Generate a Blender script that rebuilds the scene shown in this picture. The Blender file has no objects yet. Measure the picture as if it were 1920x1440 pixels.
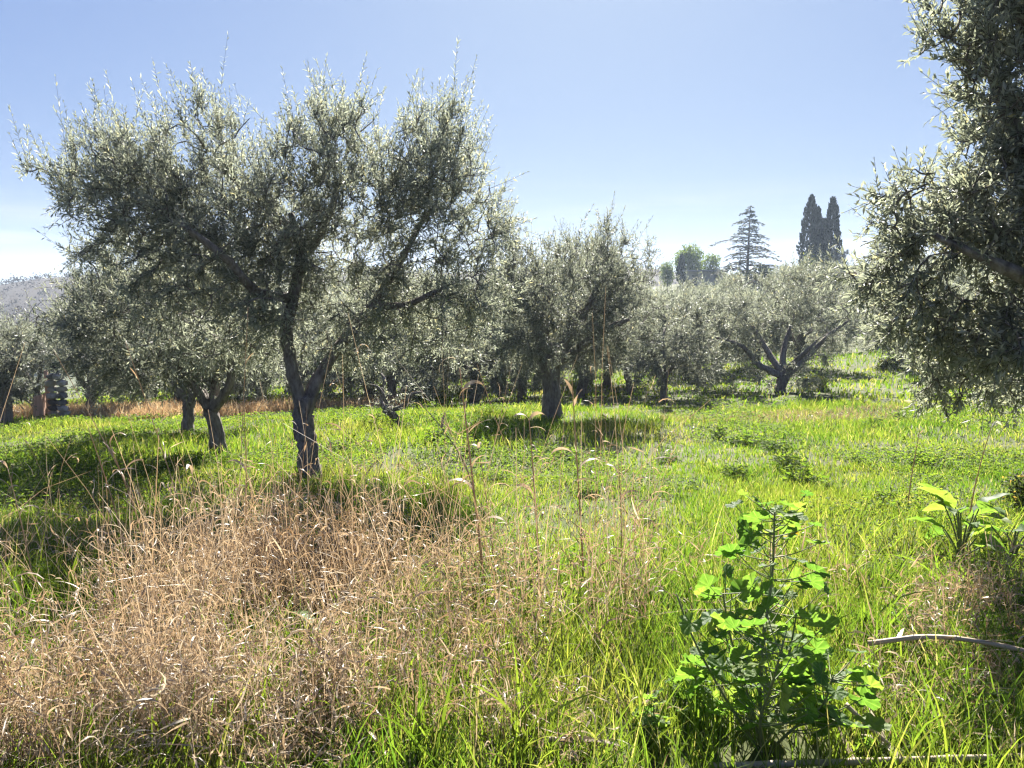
import bpy, math, random
import numpy as np
from mathutils import Vector, Matrix

# ------------------------------------------------------------------ camera, sky, sun, exposure
SC = bpy.context.scene
COL = SC.collection
FPX, PITCH, EYE = 1443.0, math.radians(7.1), 1.6
SUN_EL, SUN_AZ = math.radians(41.0), math.radians(6.0)      # azimuth measured from +Y towards +X

cam_d = bpy.data.cameras.new('camera'); cam = bpy.data.objects.new('camera', cam_d); COL.objects.link(cam)
cam_d.sensor_width = 36.0; cam_d.lens = 36.0 * FPX / 1920.0
cam_d.clip_start = 0.05; cam_d.clip_end = 12000
cam.location = (0, 0, EYE); cam.rotation_euler = (math.pi / 2 - PITCH, 0, 0)
SC.camera = cam

world = bpy.data.worlds.new('World'); SC.world = world; world.use_nodes = True
wn = world.node_tree; wn.nodes.clear()
sky = wn.nodes.new('ShaderNodeTexSky'); sky.sky_type = 'NISHITA'; sky.sun_disc = False
sky.sun_elevation = SUN_EL; sky.sun_rotation = SUN_AZ
sky.altitude = 200; sky.air_density = 1.0; sky.dust_density = 2.0; sky.ozone_density = 3.0
# the camera's soft highlight response on the bright sky: each channel a power of the physical radiance
sep = wn.nodes.new('ShaderNodeSeparateColor'); cmb = wn.nodes.new('ShaderNodeCombineColor'); wn.links.new(sky.outputs[0], sep.inputs[0])
for i_, (g_, k_) in enumerate(((.617, .228), (.573, .318), (.275, .88))):
    p_ = wn.nodes.new('ShaderNodeMath'); p_.operation = 'POWER'; p_.inputs[1].default_value = g_
    q_ = wn.nodes.new('ShaderNodeMath'); q_.operation = 'MULTIPLY'; q_.inputs[1].default_value = k_
    wn.links.new(sep.outputs[i_], p_.inputs[0]); wn.links.new(p_.outputs[0], q_.inputs[0]); wn.links.new(q_.outputs[0], cmb.inputs[i_])
bg = wn.nodes.new('ShaderNodeBackground'); bg.inputs['Strength'].default_value = 0.10
wo = wn.nodes.new('ShaderNodeOutputWorld')
# faint thin cloud low over the horizon
def wmath(op, *v):
    n = wn.nodes.new('ShaderNodeMath'); n.operation = op; n.use_clamp = op == 'MULTIPLY_ADD'
    for q_, a in enumerate(v):
        if isinstance(a, (int, float)): n.inputs[q_].default_value = a
        else: wn.links.new(a, n.inputs[q_])
    return n.outputs[0]
wtc = wn.nodes.new('ShaderNodeTexCoord'); wmp = wn.nodes.new('ShaderNodeMapping'); wmp.inputs['Scale'].default_value = (2.2, 2.2, 26.); wn.links.new(wtc.outputs['Generated'], wmp.inputs['Vector'])
wnz = wn.nodes.new('ShaderNodeTexNoise'); wnz.inputs['Scale'].default_value = 1.6; wnz.inputs['Detail'].default_value = 6; wn.links.new(wmp.outputs[0], wnz.inputs['Vector'])
wsx = wn.nodes.new('ShaderNodeSeparateXYZ'); wn.links.new(wtc.outputs['Generated'], wsx.inputs[0])
band = wmath('MULTIPLY_ADD', wsx.outputs[2], -9.0, 1.25)
cmask = wmath('MULTIPLY', wmath('MULTIPLY', wmath('MULTIPLY_ADD', wnz.outputs[0], 5.0, -2.3), band), .45)
cmix = wn.nodes.new('ShaderNodeMix'); cmix.data_type = 'RGBA'; wn.links.new(cmask, cmix.inputs[0]); wn.links.new(cmb.outputs[0], cmix.inputs[6]); cmix.inputs[7].default_value = (2.05, 1.95, 1.98, 1)
wn.links.new(cmix.outputs[2], bg.inputs['Color']); wn.links.new(bg.outputs[0], wo.inputs['Surface'])

sun_d = bpy.data.lights.new('sun', 'SUN'); sun = bpy.data.objects.new('sun', sun_d); COL.objects.link(sun)
sun_d.energy = 5.0; sun_d.angle = math.radians(0.53); sun_d.color = (1.0, 0.95, 0.87)
sdir = Vector((math.sin(SUN_AZ) * math.cos(SUN_EL), math.cos(SUN_AZ) * math.cos(SUN_EL), math.sin(SUN_EL)))
sun.rotation_euler = sdir.to_track_quat('Z', 'Y').to_euler(); sun.location = sdir * 60

vs = SC.view_settings
vs.view_transform = 'Standard'; vs.look = 'None'; vs.gamma = 1.0; vs.use_curve_mapping = False
vs.exposure = 2.2
SC.render.engine = 'CYCLES'
cy = SC.cycles
cy.max_bounces = 9; cy.diffuse_bounces = 6; cy.glossy_bounces = 2; cy.transmission_bounces = 6
cy.transparent_max_bounces = 6; cy.volume_bounces = 1
cy.use_adaptive_sampling = True; cy.adaptive_threshold = 0.01
cy.use_denoising = True
cy.sample_clamp_indirect = 6.0
cy.filter_width = 1.3 if hasattr(cy, 'filter_width') else 1.5

rng = np.random.default_rng(11)
random.seed(5)
UP = np.array([0., 0., 1.])

def at(px, py, Y):
    """World point at forward distance Y (metres along +Y) seen at photo pixel (px, py)."""
    u, v = (px - 960) / FPX, (720 - py) / FPX
    dy = math.cos(PITCH) + v * math.sin(PITCH)
    dz = -math.sin(PITCH) + v * math.cos(PITCH)
    k = Y / dy
    return np.array([u * k, Y, EYE + dz * k])

# ------------------------------------------------------------------ terrain height
CTRL = [(0, 0, 0), (-4, -6, .1), (4, -6, .1), (-3, 3, -.02), (3, 3, .02), (0, 4.5, -.08), (-20, -8, -.3), (20, -8, .6)]
for px, py, Y in [(578, 905, 7.6), (410, 852, 9.5), (350, 810, 12), (100, 800, 14.5), (300, 783, 16.5), (1037, 783, 13), (1460, 738, 18),
                  (740, 790, 11.5), (1320, 730, 20.5), (1180, 737, 20), (890, 757, 19), (1600, 668, 31), (1650, 790, 12.6), (1800, 850, 9.0),
                  (1250, 880, 8.2), (1500, 960, 6.0), (1860, 700, 24), (700, 765, 19)]:
    CTRL.append(tuple(at(px, py, Y)))
CTRL += [(-14, 20, -1.6), (-28, 38, -4.5), (-60, 80, -11), (0, 45, -2.9), (12, 45, -2.9), (18, 68, -2.2), (25, 92, -.6), (24, 50, -1.2), (34, 92, .8), (29, 114, 2.0),
         (60, 60, 4.5), (45, 105, 4.5), (90, 110, 8), (0, 110, -1.0), (-60, 150, -16), (20, 160, 1), (100, 20, 6), (-80, 20, -8), (120, 170, 8),
         (-150, 100, -20)]
CT = np.array(CTRL, float)
def _phi(r): return r
_n = len(CT); _D = np.linalg.norm(CT[:, None, :2] - CT[None, :, :2], axis=2)
_A = np.zeros((_n + 3, _n + 3)); _A[:_n, :_n] = _phi(_D) + np.eye(_n) * -.15
_A[:_n, _n] = 1; _A[:_n, _n + 1:] = CT[:, :2]; _A[_n, :_n] = 1; _A[_n + 1:, :_n] = CT[:, :2].T
_W = np.linalg.solve(_A, np.concatenate([CT[:, 2], np.zeros(3)]))
def gz(x, y):
    x = np.atleast_1d(np.asarray(x, float)); y = np.atleast_1d(np.asarray(y, float))
    sh = x.shape; xf, yf = x.ravel(), y.ravel(); out = np.empty(len(xf))
    for i in range(0, len(xf), 20000):
        a, b = xf[i:i + 20000], yf[i:i + 20000]
        ac, bc = np.clip(a, -150, 130), np.clip(b, -20, 175)
        r = np.hypot(ac[:, None] - CT[None, :, 0], bc[:, None] - CT[None, :, 1])
        z = _phi(r) @ _W[:_n] + _W[_n] + ac * _W[_n + 1] + bc * _W[_n + 2]
        d = np.hypot(a, b)
        far = np.clip((d - 140) / 160, 0, 1); far = far * far * (3 - 2 * far)
        z = z * (1 - far) + far * (-9.0)
        z += .045 * np.sin(a * 1.7 + .6 * np.sin(b * 1.3)) * np.sin(b * 1.9 + a * .4) + .02 * np.sin(a * 5.1 + b * 2) * np.sin(b * 4.3 - a)
        out[i:i + 20000] = z
    return out.reshape(sh)
def g1(x, y): return float(gz(x, y)[0])

def on_ground(px, py, h=0., hi=60.):
    """Where the sight line of a photo pixel comes down to height h above the ground."""
    lo = .5
    for _ in range(40):
        m_ = (lo + hi) / 2; p = at(px, py, m_)
        if p[2] - g1(p[0], p[1]) > h: lo = m_
        else: hi = m_
    return at(px, py, lo)

# ------------------------------------------------------------------ mesh helpers
def mesh_np(name, V, faces, mats=(), smooth=False, midx=None):
    me = bpy.data.meshes.new(name)
    V = np.asarray(V, np.float32).reshape(-1, 3)
    faces = [np.asarray(f, np.int32) for f in faces if len(f)]
    nl = sum(f.size for f in faces); nf = sum(len(f) for f in faces)
    me.vertices.add(len(V)); me.vertices.foreach_set('co', V.ravel())
    me.loops.add(nl); me.loops.foreach_set('vertex_index', np.concatenate([f.ravel() for f in faces]))
    me.polygons.add(nf)
    st, s = [], 0
    for f in faces:
        st.append(s + np.arange(len(f), dtype=np.int32) * f.shape[1]); s += f.size
    me.polygons.foreach_set('loop_start', np.concatenate(st).astype(np.int32))
    for m in mats: me.materials.append(m)
    if midx is not None: me.polygons.foreach_set('material_index', np.asarray(midx, np.int32))
    me.polygons.foreach_set('use_smooth', np.full(nf, bool(smooth)))
    me.update(calc_edges=True)
    return me

class Geo:
    def __init__(s): s.v, s.q, s.t, s.n = [], [], [], 0
    def add(s, V, quads=None, tris=None):
        V = np.asarray(V, float).reshape(-1, 3)
        if quads is not None and len(quads): s.q.append(np.asarray(quads, np.int64).reshape(-1, 4) + s.n)
        if tris is not None and len(tris): s.t.append(np.asarray(tris, np.int64).reshape(-1, 3) + s.n)
        s.v.append(V); s.n += len(V); return s
    def mesh(s, name, mats, smooth=False, off=None):
        V = np.concatenate(s.v)
        if off is not None: V = V - np.asarray(off)
        f = []
        if s.q: f.append(np.concatenate(s.q))
        if s.t: f.append(np.concatenate(s.t))
        return mesh_np(name, V, f, mats if isinstance(mats, (list, tuple)) else [mats], smooth)

def ob(name, me, parent=None, loc=(0, 0, 0), kind=None):
    o = bpy.data.objects.new(name, me); COL.objects.link(o); o.location = loc
    if parent is not None: o.parent = parent
    if kind: o['kind'] = kind
    return o
def tag(o, label=None, cat=None, group=None, kind=None):
    if label: o['label'] = label
    if cat: o['category'] = cat
    if group: o['group'] = group
    if kind: o['kind'] = kind
    return o
def thing(name, label, cat, loc, group=None, rz=0):
    o = bpy.data.objects.new(name, None); COL.objects.link(o); o.location = tuple(loc); o.rotation_euler = (0, 0, rz)
    o.empty_display_size = .1
    return tag(o, label, cat, group)
def copy_tree(o, parent=None):
    c = o.copy(); COL.objects.link(c)
    if parent is not None: c.parent = parent
    for ch in list(o.children): copy_tree(ch, c)
    return c

def norm(v): return v / np.maximum(np.linalg.norm(v, axis=-1, keepdims=True), 1e-9)

def tube(geo, pts, rad, n=6, cap=True, rough=0, seed=0):
    """Tube along a polyline with per-point radius; rough adds gnarl."""
    pts = np.asarray(pts, float); rad = np.broadcast_to(np.asarray(rad, float), (len(pts),))
    T = norm(np.gradient(pts, axis=0))
    ref = np.array([1., .13, 0]) if abs(T[0][0]) < .8 else np.array([0, 1., .1])
    N = np.empty_like(pts); prev = ref
    for i in range(len(pts)):
        p = prev - T[i] * (prev @ T[i]); p /= max(np.linalg.norm(p), 1e-9); N[i] = p; prev = p
    B = np.cross(T, N)
    a = np.arange(n) * 2 * np.pi / n
    R = np.broadcast_to(rad[:, None], (len(pts), n)).copy()
    if rough:
        r = np.random.default_rng(seed); k = np.arange(len(pts))[:, None]
        R *= 1 + rough * (.30 * np.sin(3 * a[None] + k * .22 + r.uniform(0, 6)) + .42 * np.sin(7 * a[None] + k * .3 + r.uniform(0, 6)) * (n > 12) + .2 * np.sin(5 * a[None] - k * .4)  + r.normal(0, .25, n)[None] + r.normal(0, .16, R.shape))
    V = pts[:, None] + R[:, :, None] * (np.cos(a)[None, :, None] * N[:, None] + np.sin(a)[None, :, None] * B[:, None])
    m = len(pts); i, j = np.meshgrid(np.arange(m - 1), np.arange(n), indexing='ij'); j2 = (j + 1) % n
    q = np.stack([i * n + j, i * n + j2, (i + 1) * n + j2, (i + 1) * n + j], -1).reshape(-1, 4)
    V = V.reshape(-1, 3); tr = None
    if cap:
        V = np.concatenate([V, pts[-1:] + T[-1:] * rad[-1] * .4, pts[:1]])
        e = (m - 1) * n; jj = np.arange(n)
        tr = np.concatenate([np.stack([e + jj, e + (jj + 1) % n, np.full(n, m * n)], -1), np.stack([(jj + 1) % n, jj, np.full(n, m * n + 1)], -1)])
    geo.add(V, q, tr)

def spline(pts, k=6):
    """Catmull-Rom through the points, k steps a span."""
    p = np.asarray(pts, float); p = np.vstack([2 * p[0] - p[1], p, 2 * p[-1] - p[-2]]); out = []
    for i in range(1, len(p) - 2):
        for t in np.arange(k) / k:
            a, b, c, d = p[i - 1:i + 3]
            out.append(.5 * (2 * b + (c - a) * t + (2 * a - 5 * b + 4 * c - d) * t * t + (3 * b - a - 3 * c + d) * t ** 3))
    out.append(p[-2]); return np.array(out)

def box(geo, c, s, rz=0, tilt=None):
    x, y, z = np.array(s) / 2
    V = np.array([[-x, -y, -z], [x, -y, -z], [x, y, -z], [-x, y, -z], [-x, -y, z], [x, -y, z], [x, y, z], [-x, y, z]])
    if tilt is not None: V = V @ np.array(tilt.to_matrix()).T
    cs, sn = math.cos(rz), math.sin(rz)
    V = V @ np.array([[cs, -sn, 0], [sn, cs, 0], [0, 0, 1]]).T + np.array(c)
    geo.add(V, [[0, 3, 2, 1], [4, 5, 6, 7], [0, 1, 5, 4], [1, 2, 6, 5], [2, 3, 7, 6], [3, 0, 4, 7]])

def ribbons(geo, root, L, w, phi, th0, kap, S=3, tw0=0., twist=0., prof=None, wander=0., tri_tip=True, r=None):
    """N curved tapering strips: each leaves root at th0 from vertical towards heading phi and turns by kap over its length."""
    N = len(root); r = r or rng
    if prof is None: prof = np.array([.75, 1., .8, 0]) if S == 3 else np.clip(1.05 - np.linspace(0, 1, S + 1) ** 2.2, 0, 1)
    lean = np.stack([np.cos(phi), np.sin(phi), np.zeros(N)], -1); perp = np.stack([-np.sin(phi), np.cos(phi), np.zeros(N)], -1)
    pos = root.copy(); V = []
    L = np.broadcast_to(L, N); w = np.broadcast_to(w, N); th = np.broadcast_to(th0, N).copy(); kap = np.broadcast_to(kap, N)
    tw = np.broadcast_to(tw0, N).copy(); dr = np.zeros(N)
    for k in range(S + 1):
        dirv = np.cos(th)[:, None] * UP + np.sin(th)[:, None] * lean
        nor = -np.sin(th)[:, None] * UP + np.cos(th)[:, None] * lean
        wd = np.cos(tw)[:, None] * perp + np.sin(tw)[:, None] * nor
        if k < S or not tri_tip:
            h = wd * (w * prof[k] * .5)[:, None]
            V += [pos - h, pos + h]
        else:
            V += [pos.copy()]
        if wander: dr = dr + r.normal(0, wander, N)
        pos = pos + (L / S)[:, None] * (dirv + perp * dr[:, None])
        th = th + kap / S; tw = tw + twist / S
    m = len(V); V = np.stack(V, 1)
    b = np.arange(N)[:, None] * m
    q = []
    for k in range(S - 1 if tri_tip else S):
        q.append(b + np.array([[2 * k, 2 * k + 1, 2 * k + 3, 2 * k + 2]]))
    q = np.stack(q, 1).reshape(-1, 4) if q else None
    t = (b + np.array([[2 * S - 2, 2 * S - 1, 2 * S]])) if tri_tip else None
    geo.add(V.reshape(-1, 3), q, t)

# ------------------------------------------------------------------ materials
def newmat(name):
    m = bpy.data.materials.new(name); m.use_nodes = True; nt = m.node_tree; nt.nodes.clear()
    return m, nt, nt.nodes, nt.links
def ramp(nt, stops):
    n = nt.nodes.new('ShaderNodeValToRGB'); e = n.color_ramp.elements
    while len(e) < len(stops): e.new(.5)
    for i, (p, c) in enumerate(stops): e[i].position = p; e[i].color = (*c, 1)
    return n
def leafmat(name, stops, trans, tmix=.45, rough=.45, spec=.5, under=None, pos_scale=None, pos_cols=None, pos_amt=.5, per_tree=None):
    """Thin leaf: colour varied leaf by leaf, light passes through."""
    m, nt, N, Lk = newmat(name)
    g = N.new('ShaderNodeNewGeometry'); rp = ramp(nt, stops); Lk.new(g.outputs['Random Per Island'], rp.inputs[0])
    col = rp.outputs[0]
    if pos_scale:
        nz = N.new('ShaderNodeTexNoise'); nz.inputs['Scale'].default_value = pos_scale; nz.inputs['Detail'].default_value = 7; nz.inputs['Roughness'].default_value = .72
        Lk.new(g.outputs['Position'], nz.inputs['Vector'])
        pr = ramp(nt, pos_cols); Lk.new(nz.outputs[0], pr.inputs[0])
        mx = N.new('ShaderNodeMix'); mx.data_type = 'RGBA'; mx.blend_type = 'MIX'; mx.inputs[0].default_value = pos_amt
        Lk.new(col, mx.inputs[6]); Lk.new(pr.outputs[0], mx.inputs[7]); col = mx.outputs[2]
    if per_tree:
        oi = N.new('ShaderNodeObjectInfo')
        mt = N.new('ShaderNodeMix'); mt.data_type = 'RGBA'; mt.blend_type = 'MULTIPLY'; mt.inputs[0].default_value = 1; Lk.new(col, mt.inputs[6]); Lk.new(oi.outputs['Color'], mt.inputs[7]); col = mt.outputs[2]
    bs = N.new('ShaderNodeBsdfPrincipled'); bs.inputs['Roughness'].default_value = rough; bs.inputs['Specular IOR Level'].default_value = spec
    if under:
        mu = N.new('ShaderNodeMix'); mu.data_type = 'RGBA'; Lk.new(g.outputs['Backfacing'], mu.inputs[0]); Lk.new(col, mu.inputs[6]); mu.inputs[7].default_value = (*under, 1)
        Lk.new(mu.outputs[2], bs.inputs['Base Color'])
    else:
        Lk.new(col, bs.inputs['Base Color'])
    tr = N.new('ShaderNodeBsdfTranslucent')
    tm = N.new('ShaderNodeMix'); tm.data_type = 'RGBA'; tm.blend_type = 'MULTIPLY'; tm.inputs[0].default_value = 1
    Lk.new(col, tm.inputs[6]); tm.inputs[7].default_value = (*trans, 1)
    Lk.new(tm.outputs[2], tr.inputs['Color'])
    ms = N.new('ShaderNodeMixShader'); ms.inputs[0].default_value = tmix
    Lk.new(bs.outputs[0], ms.inputs[1]); Lk.new(tr.outputs[0], ms.inputs[2])
    o = N.new('ShaderNodeOutputMaterial'); Lk.new(ms.outputs[0], o.inputs['Surface'])
    return m
def solid(name, stops, scale=8., rough=.85, bump=.3, stretch=(1, 1, 1), detail=5, spec=.3, coord='Object'):
    m, nt, N, Lk = newmat(name)
    tc = N.new('ShaderNodeTexCoord'); mp = N.new('ShaderNodeMapping'); mp.inputs['Scale'].default_value = stretch
    Lk.new(tc.outputs[coord], mp.inputs['Vector'])
    nz = N.new('ShaderNodeTexNoise'); nz.inputs['Scale'].default_value = scale; nz.inputs['Detail'].default_value = detail; nz.inputs['Roughness'].default_value = .65
    Lk.new(mp.outputs[0], nz.inputs['Vector'])
    rp = ramp(nt, stops); Lk.new(nz.outputs[0], rp.inputs[0])
    bs = N.new('ShaderNodeBsdfPrincipled'); bs.inputs['Roughness'].default_value = rough; bs.inputs['Specular IOR Level'].default_value = spec
    Lk.new(rp.outputs[0], bs.inputs['Base Color'])
    if bump:
        bp = N.new('ShaderNodeBump'); bp.inputs['Strength'].default_value = bump; bp.inputs['Distance'].default_value = .03
        Lk.new(nz.outputs[0], bp.inputs['Height']); Lk.new(bp.outputs[0], bs.inputs['Normal'])
    o = N.new('ShaderNodeOutputMaterial'); Lk.new(bs.outputs[0], o.inputs['Surface'])
    return m

M = {}
M['ground'] = solid('soil_and_thatch', [(.3, (0.0324, 0.0459, 0.0115)), (.5, (0.054, 0.0643, 0.0173)), (.6, (0.0915, 0.0884, 0.0403)), (.75, (0.118, 0.107, 0.0576))], 2.6, .95, .4, coord='Object', detail=8)
M['grass'] = leafmat('green_grass', [(0, (.033, .080, .016)), (.28, (.062, .125, .017)), (.6, (.105, .168, .021)), (.85, (.165, .205, .034)), (.91, (.27, .245, .11)), (1, (.40, .345, .21))], (1.7, 1.65, .9), .58, .6, .22,
                     pos_scale=.5, pos_cols=[(.34, (.036, .090, .016)), (.46, (.085, .15, .020)), (.55, (.155, .19, .034)), (.66, (.25, .225, .085))], pos_amt=.42)
M['clover'] = leafmat('clover_leaf', [(0, (0.0634, 0.12, 0.0194)), (.6, (0.104, 0.159, 0.0259)), (1, (0.155, 0.192, 0.0389))], (1.7, 1.7, .8), .58, .7, .2)
M['dry'] = leafmat('dry_grass', [(0, (0.167, 0.108, 0.0596)), (.3, (0.3, 0.211, 0.128)), (.6, (0.413, 0.319, 0.207)), (.88, (0.537, 0.45, 0.321)), (1, (0.651, 0.608, 0.487))], (1.0, .88, .74), .42, .42, .45, pos_scale=1.1, pos_cols=[(.36, (.24, .155, .09)), (.5, (.36, .29, .185)), (.64, (.46, .42, .34))], pos_amt=.38)
M['rust'] = leafmat('rust_grass', [(0, (0.28, 0.177, 0.0979)), (.5, (0.432, 0.315, 0.184)), (1, (0.561, 0.492, 0.306))], (1, .88, .75), .42, .6, .3)
M['straw'] = leafmat('straw', [(0, (0.259, 0.209, 0.101)), (.6, (0.346, 0.288, 0.158)), (1, (0.418, 0.36, 0.23))], (1, .9, .7), .4, .5, .3)
M['olive'] = leafmat('olive_leaf', [(0, (.11, .125, .095)), (.45, (.155, .17, .135)), (.85, (.19, .205, .165)), (.95, (.23, .24, .175)), (1, (.32, .29, .16))], (1.95, 1.92, 1.72), .58, .45, 1.0, under=(.42, .43, .41), per_tree=True)
M['bark'] = solid('olive_bark', [(.32, (.085, .073, .063)), (.5, (.175, .152, .132)), (.7, (.27, .245, .22))], 24, .95, 1.0, (1, 1, .35), detail=9)
M['twig'] = solid('olive_twig', [(.3, (0.0432, 0.0396, 0.0324)), (.7, (0.0936, 0.0864, 0.072))], 6, .85, 0)
def mallow_material():
    m, nt, N, Lk = newmat('mallow_leaf'); oi = N.new('ShaderNodeObjectInfo'); tc = N.new('ShaderNodeTexCoord'); sx = N.new('ShaderNodeSeparateXYZ'); Lk.new(tc.outputs['Object'], sx.inputs[0])
    def mth(op, a, b=None):
        n = N.new('ShaderNodeMath'); n.operation = op
        for q_, v in enumerate((a, b)):
            if v is None: continue
            if isinstance(v, (int, float)): n.inputs[q_].default_value = v
            else: Lk.new(v, n.inputs[q_])
        return n.outputs[0]
    ang = mth('ARCTAN2', sx.outputs[1], mth('SUBTRACT', sx.outputs[0], .25)); vein = mth('POWER', mth('MAXIMUM', mth('COSINE', mth('MULTIPLY', ang, 7 / 2.75 * math.pi)), 0), 24.)
    rp = ramp(nt, [(0, (.06, .125, .028)), (.4, (.09, .165, .034)), (.75, (.125, .20, .042)), (1, (.17, .215, .055))]); Lk.new(oi.outputs['Random'], rp.inputs[0])
    nz = N.new('ShaderNodeTexNoise'); nz.inputs['Scale'].default_value = 3.5; nz.inputs['Detail'].default_value = 6; Lk.new(tc.outputs['Object'], nz.inputs['Vector'])
    va = N.new('ShaderNodeMix'); va.data_type = 'RGBA'; va.blend_type = 'OVERLAY'; va.inputs[0].default_value = .5; Lk.new(rp.outputs[0], va.inputs[6]); Lk.new(nz.outputs[0], va.inputs[7])
    vm = N.new('ShaderNodeMix'); vm.data_type = 'RGBA'; Lk.new(mth('MULTIPLY', vein, .45), vm.inputs[0]); Lk.new(va.outputs[2], vm.inputs[6]); vm.inputs[7].default_value = (.26, .33, .12, 1)
    bs = N.new('ShaderNodeBsdfPrincipled'); bs.inputs['Roughness'].default_value = .55; bs.inputs['Specular IOR Level'].default_value = .35; Lk.new(vm.outputs[2], bs.inputs['Base Color'])
    bp = N.new('ShaderNodeBump'); bp.inputs['Strength'].default_value = .5; bp.inputs['Distance'].default_value = .01; Lk.new(nz.outputs[0], bp.inputs['Height']); Lk.new(bp.outputs[0], bs.inputs['Normal'])
    tr = N.new('ShaderNodeBsdfTranslucent'); tm = N.new('ShaderNodeMix'); tm.data_type = 'RGBA'; tm.blend_type = 'MULTIPLY'; tm.inputs[0].default_value = 1; Lk.new(vm.outputs[2], tm.inputs[6]); tm.inputs[7].default_value = (1.4, 1.5, .72, 1); Lk.new(tm.outputs[2], tr.inputs['Color'])
    ms = N.new('ShaderNodeMixShader'); ms.inputs[0].default_value = .62; Lk.new(bs.outputs[0], ms.inputs[1]); Lk.new(tr.outputs[0], ms.inputs[2])
    o = N.new('ShaderNodeOutputMaterial'); Lk.new(ms.outputs[0], o.inputs['Surface']); return m
M['mallow'] = mallow_material()
M['yellow'] = leafmat('yellowed_leaf', [(0, (0.302, 0.216, 0.0216)), (1, (0.36, 0.259, 0.0288))], (1.2, 1.1, .5), .5, .5, .4)
M['mstem'] = solid('mallow_stem', [(.3, (0.115, 0.144, 0.0504)), (.7, (0.173, 0.187, 0.0792))], 20, .6, .1)
M['cane'] = solid('dry_cane', [(.3, (0.23, 0.173, 0.108)), (.55, (0.346, 0.274, 0.187)), (.8, (0.418, 0.353, 0.259))], 7, .55, .15, (1, 1, 1))
M['cypress'] = leafmat('cypress_leaf', [(0, (0.00605, 0.0131, 0.00805)), (.6, (0.0111, 0.0202, 0.0111)), (1, (0.0176, 0.0277, 0.0141))], (1, 1, .8), .12, .7, .2)
M['cedar'] = leafmat('cedar_needles', [(0, (0.0216, 0.036, 0.0216)), (.6, (0.0396, 0.054, 0.0288)), (1, (0.0648, 0.072, 0.0396))], (1.3, 1.3, 1), .25, .7, .2)
M['spring'] = leafmat('spring_leaf', [(0, (0.072, 0.108, 0.0216)), (.6, (0.115, 0.151, 0.036)), (1, (0.158, 0.187, 0.0504))], (1.5, 1.6, .9), .4, .6, .2)
M['shrub'] = leafmat('dark_shrub_leaf', [(0, (.04, .06, .025)), (.6, (.07, .10, .03)), (.9, (.15, .17, .05)), (1, (.30, .20, .06))], (1.6, 1.6, .9), .45, .6, .2)
M['bare'] = solid('bare_wood', [(.3, (.07, .055, .05)), (.7, (.14, .11, .10))], 3, .9, 0)
M['wood_far'] = leafmat('bare_wood_crowns', [(0, (.034, .024, .021)), (.6, (.044, .032, .027)), (1, (.056, .042, .035))], (1, 1, 1), .2, .95, .0)
M['hill'] = solid('wooded_hill', [(.3, (.022, .016, .014)), (.7, (.042, .032, .027))], .05, .95, 0)
M['mount'] = solid('far_mountain', [(.3, (0.0432, 0.0504, 0.0432)), (.7, (0.072, 0.072, 0.0576))], .004, .95, 0)
M['plaster'] = solid('pale_plaster', [(.3, (0.302, 0.274, 0.238)), (.7, (0.396, 0.36, 0.317))], .8, .9, .1)
M['roof'] = solid('roof_slab', [(.3, (0.18, 0.18, 0.173)), (.7, (0.259, 0.252, 0.238))], .6, .8, .1)
M['dark'] = solid('dark_opening', [(.3, (.02, .02, .02)), (.7, (.04, .04, .04))], 2, .6, 0)
M['plank'] = solid('weathered_plank', [(.3, (0.374, 0.232, 0.164)), (.55, (0.548, 0.355, 0.26)), (.8, (0.662, 0.465, 0.355))], 5, .85, .3, (3, 3, .5))
M['black'] = solid('black_paint', [(.3, (.012, .012, .015)), (.7, (.03, .03, .035))], 6, .5, 0)
M['stone'] = solid('pale_stone', [(.3, (.30, .28, .25)), (.7, (.46, .43, .39))], 4, .9, .4)
M['stone_dark'] = solid('dark_stone', [(.3, (.10, .095, .09)), (.7, (.2, .19, .18))], 4, .9, .4)
# ------------------------------------------------------------------ ground, far hill, mountains
def axis(lo, hi, fine, step, grow):
    a = [0.0]; s = step
    while a[-1] < hi: a.append(a[-1] + s); s = s if a[-1] < fine else s * grow
    b = [0.0]; s = step
    while b[-1] > lo: b.append(b[-1] - s); s = s if b[-1] > -fine * .6 else s * grow
    return np.array(sorted(set(b + a)))
gx, gy = axis(-2600, 2600, 14, .33, 1.09), axis(-60, 3200, 24, .33, 1.08)
X, Y = np.meshgrid(gx, gy, indexing='ij'); Z = gz(X, Y)
nx, ny = X.shape; i, j = np.meshgrid(np.arange(nx - 1), np.arange(ny - 1), indexing='ij')
q = np.stack([i * ny + j, (i + 1) * ny + j, (i + 1) * ny + j + 1, i * ny + j + 1], -1).reshape(-1, 4)
tag(ob('ground', mesh_np('ground', np.stack([X, Y, Z], -1).reshape(-1, 3), [q], [M['ground']], True)), 'uneven grassy ground of the olive grove', 'ground', kind='structure')

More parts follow.
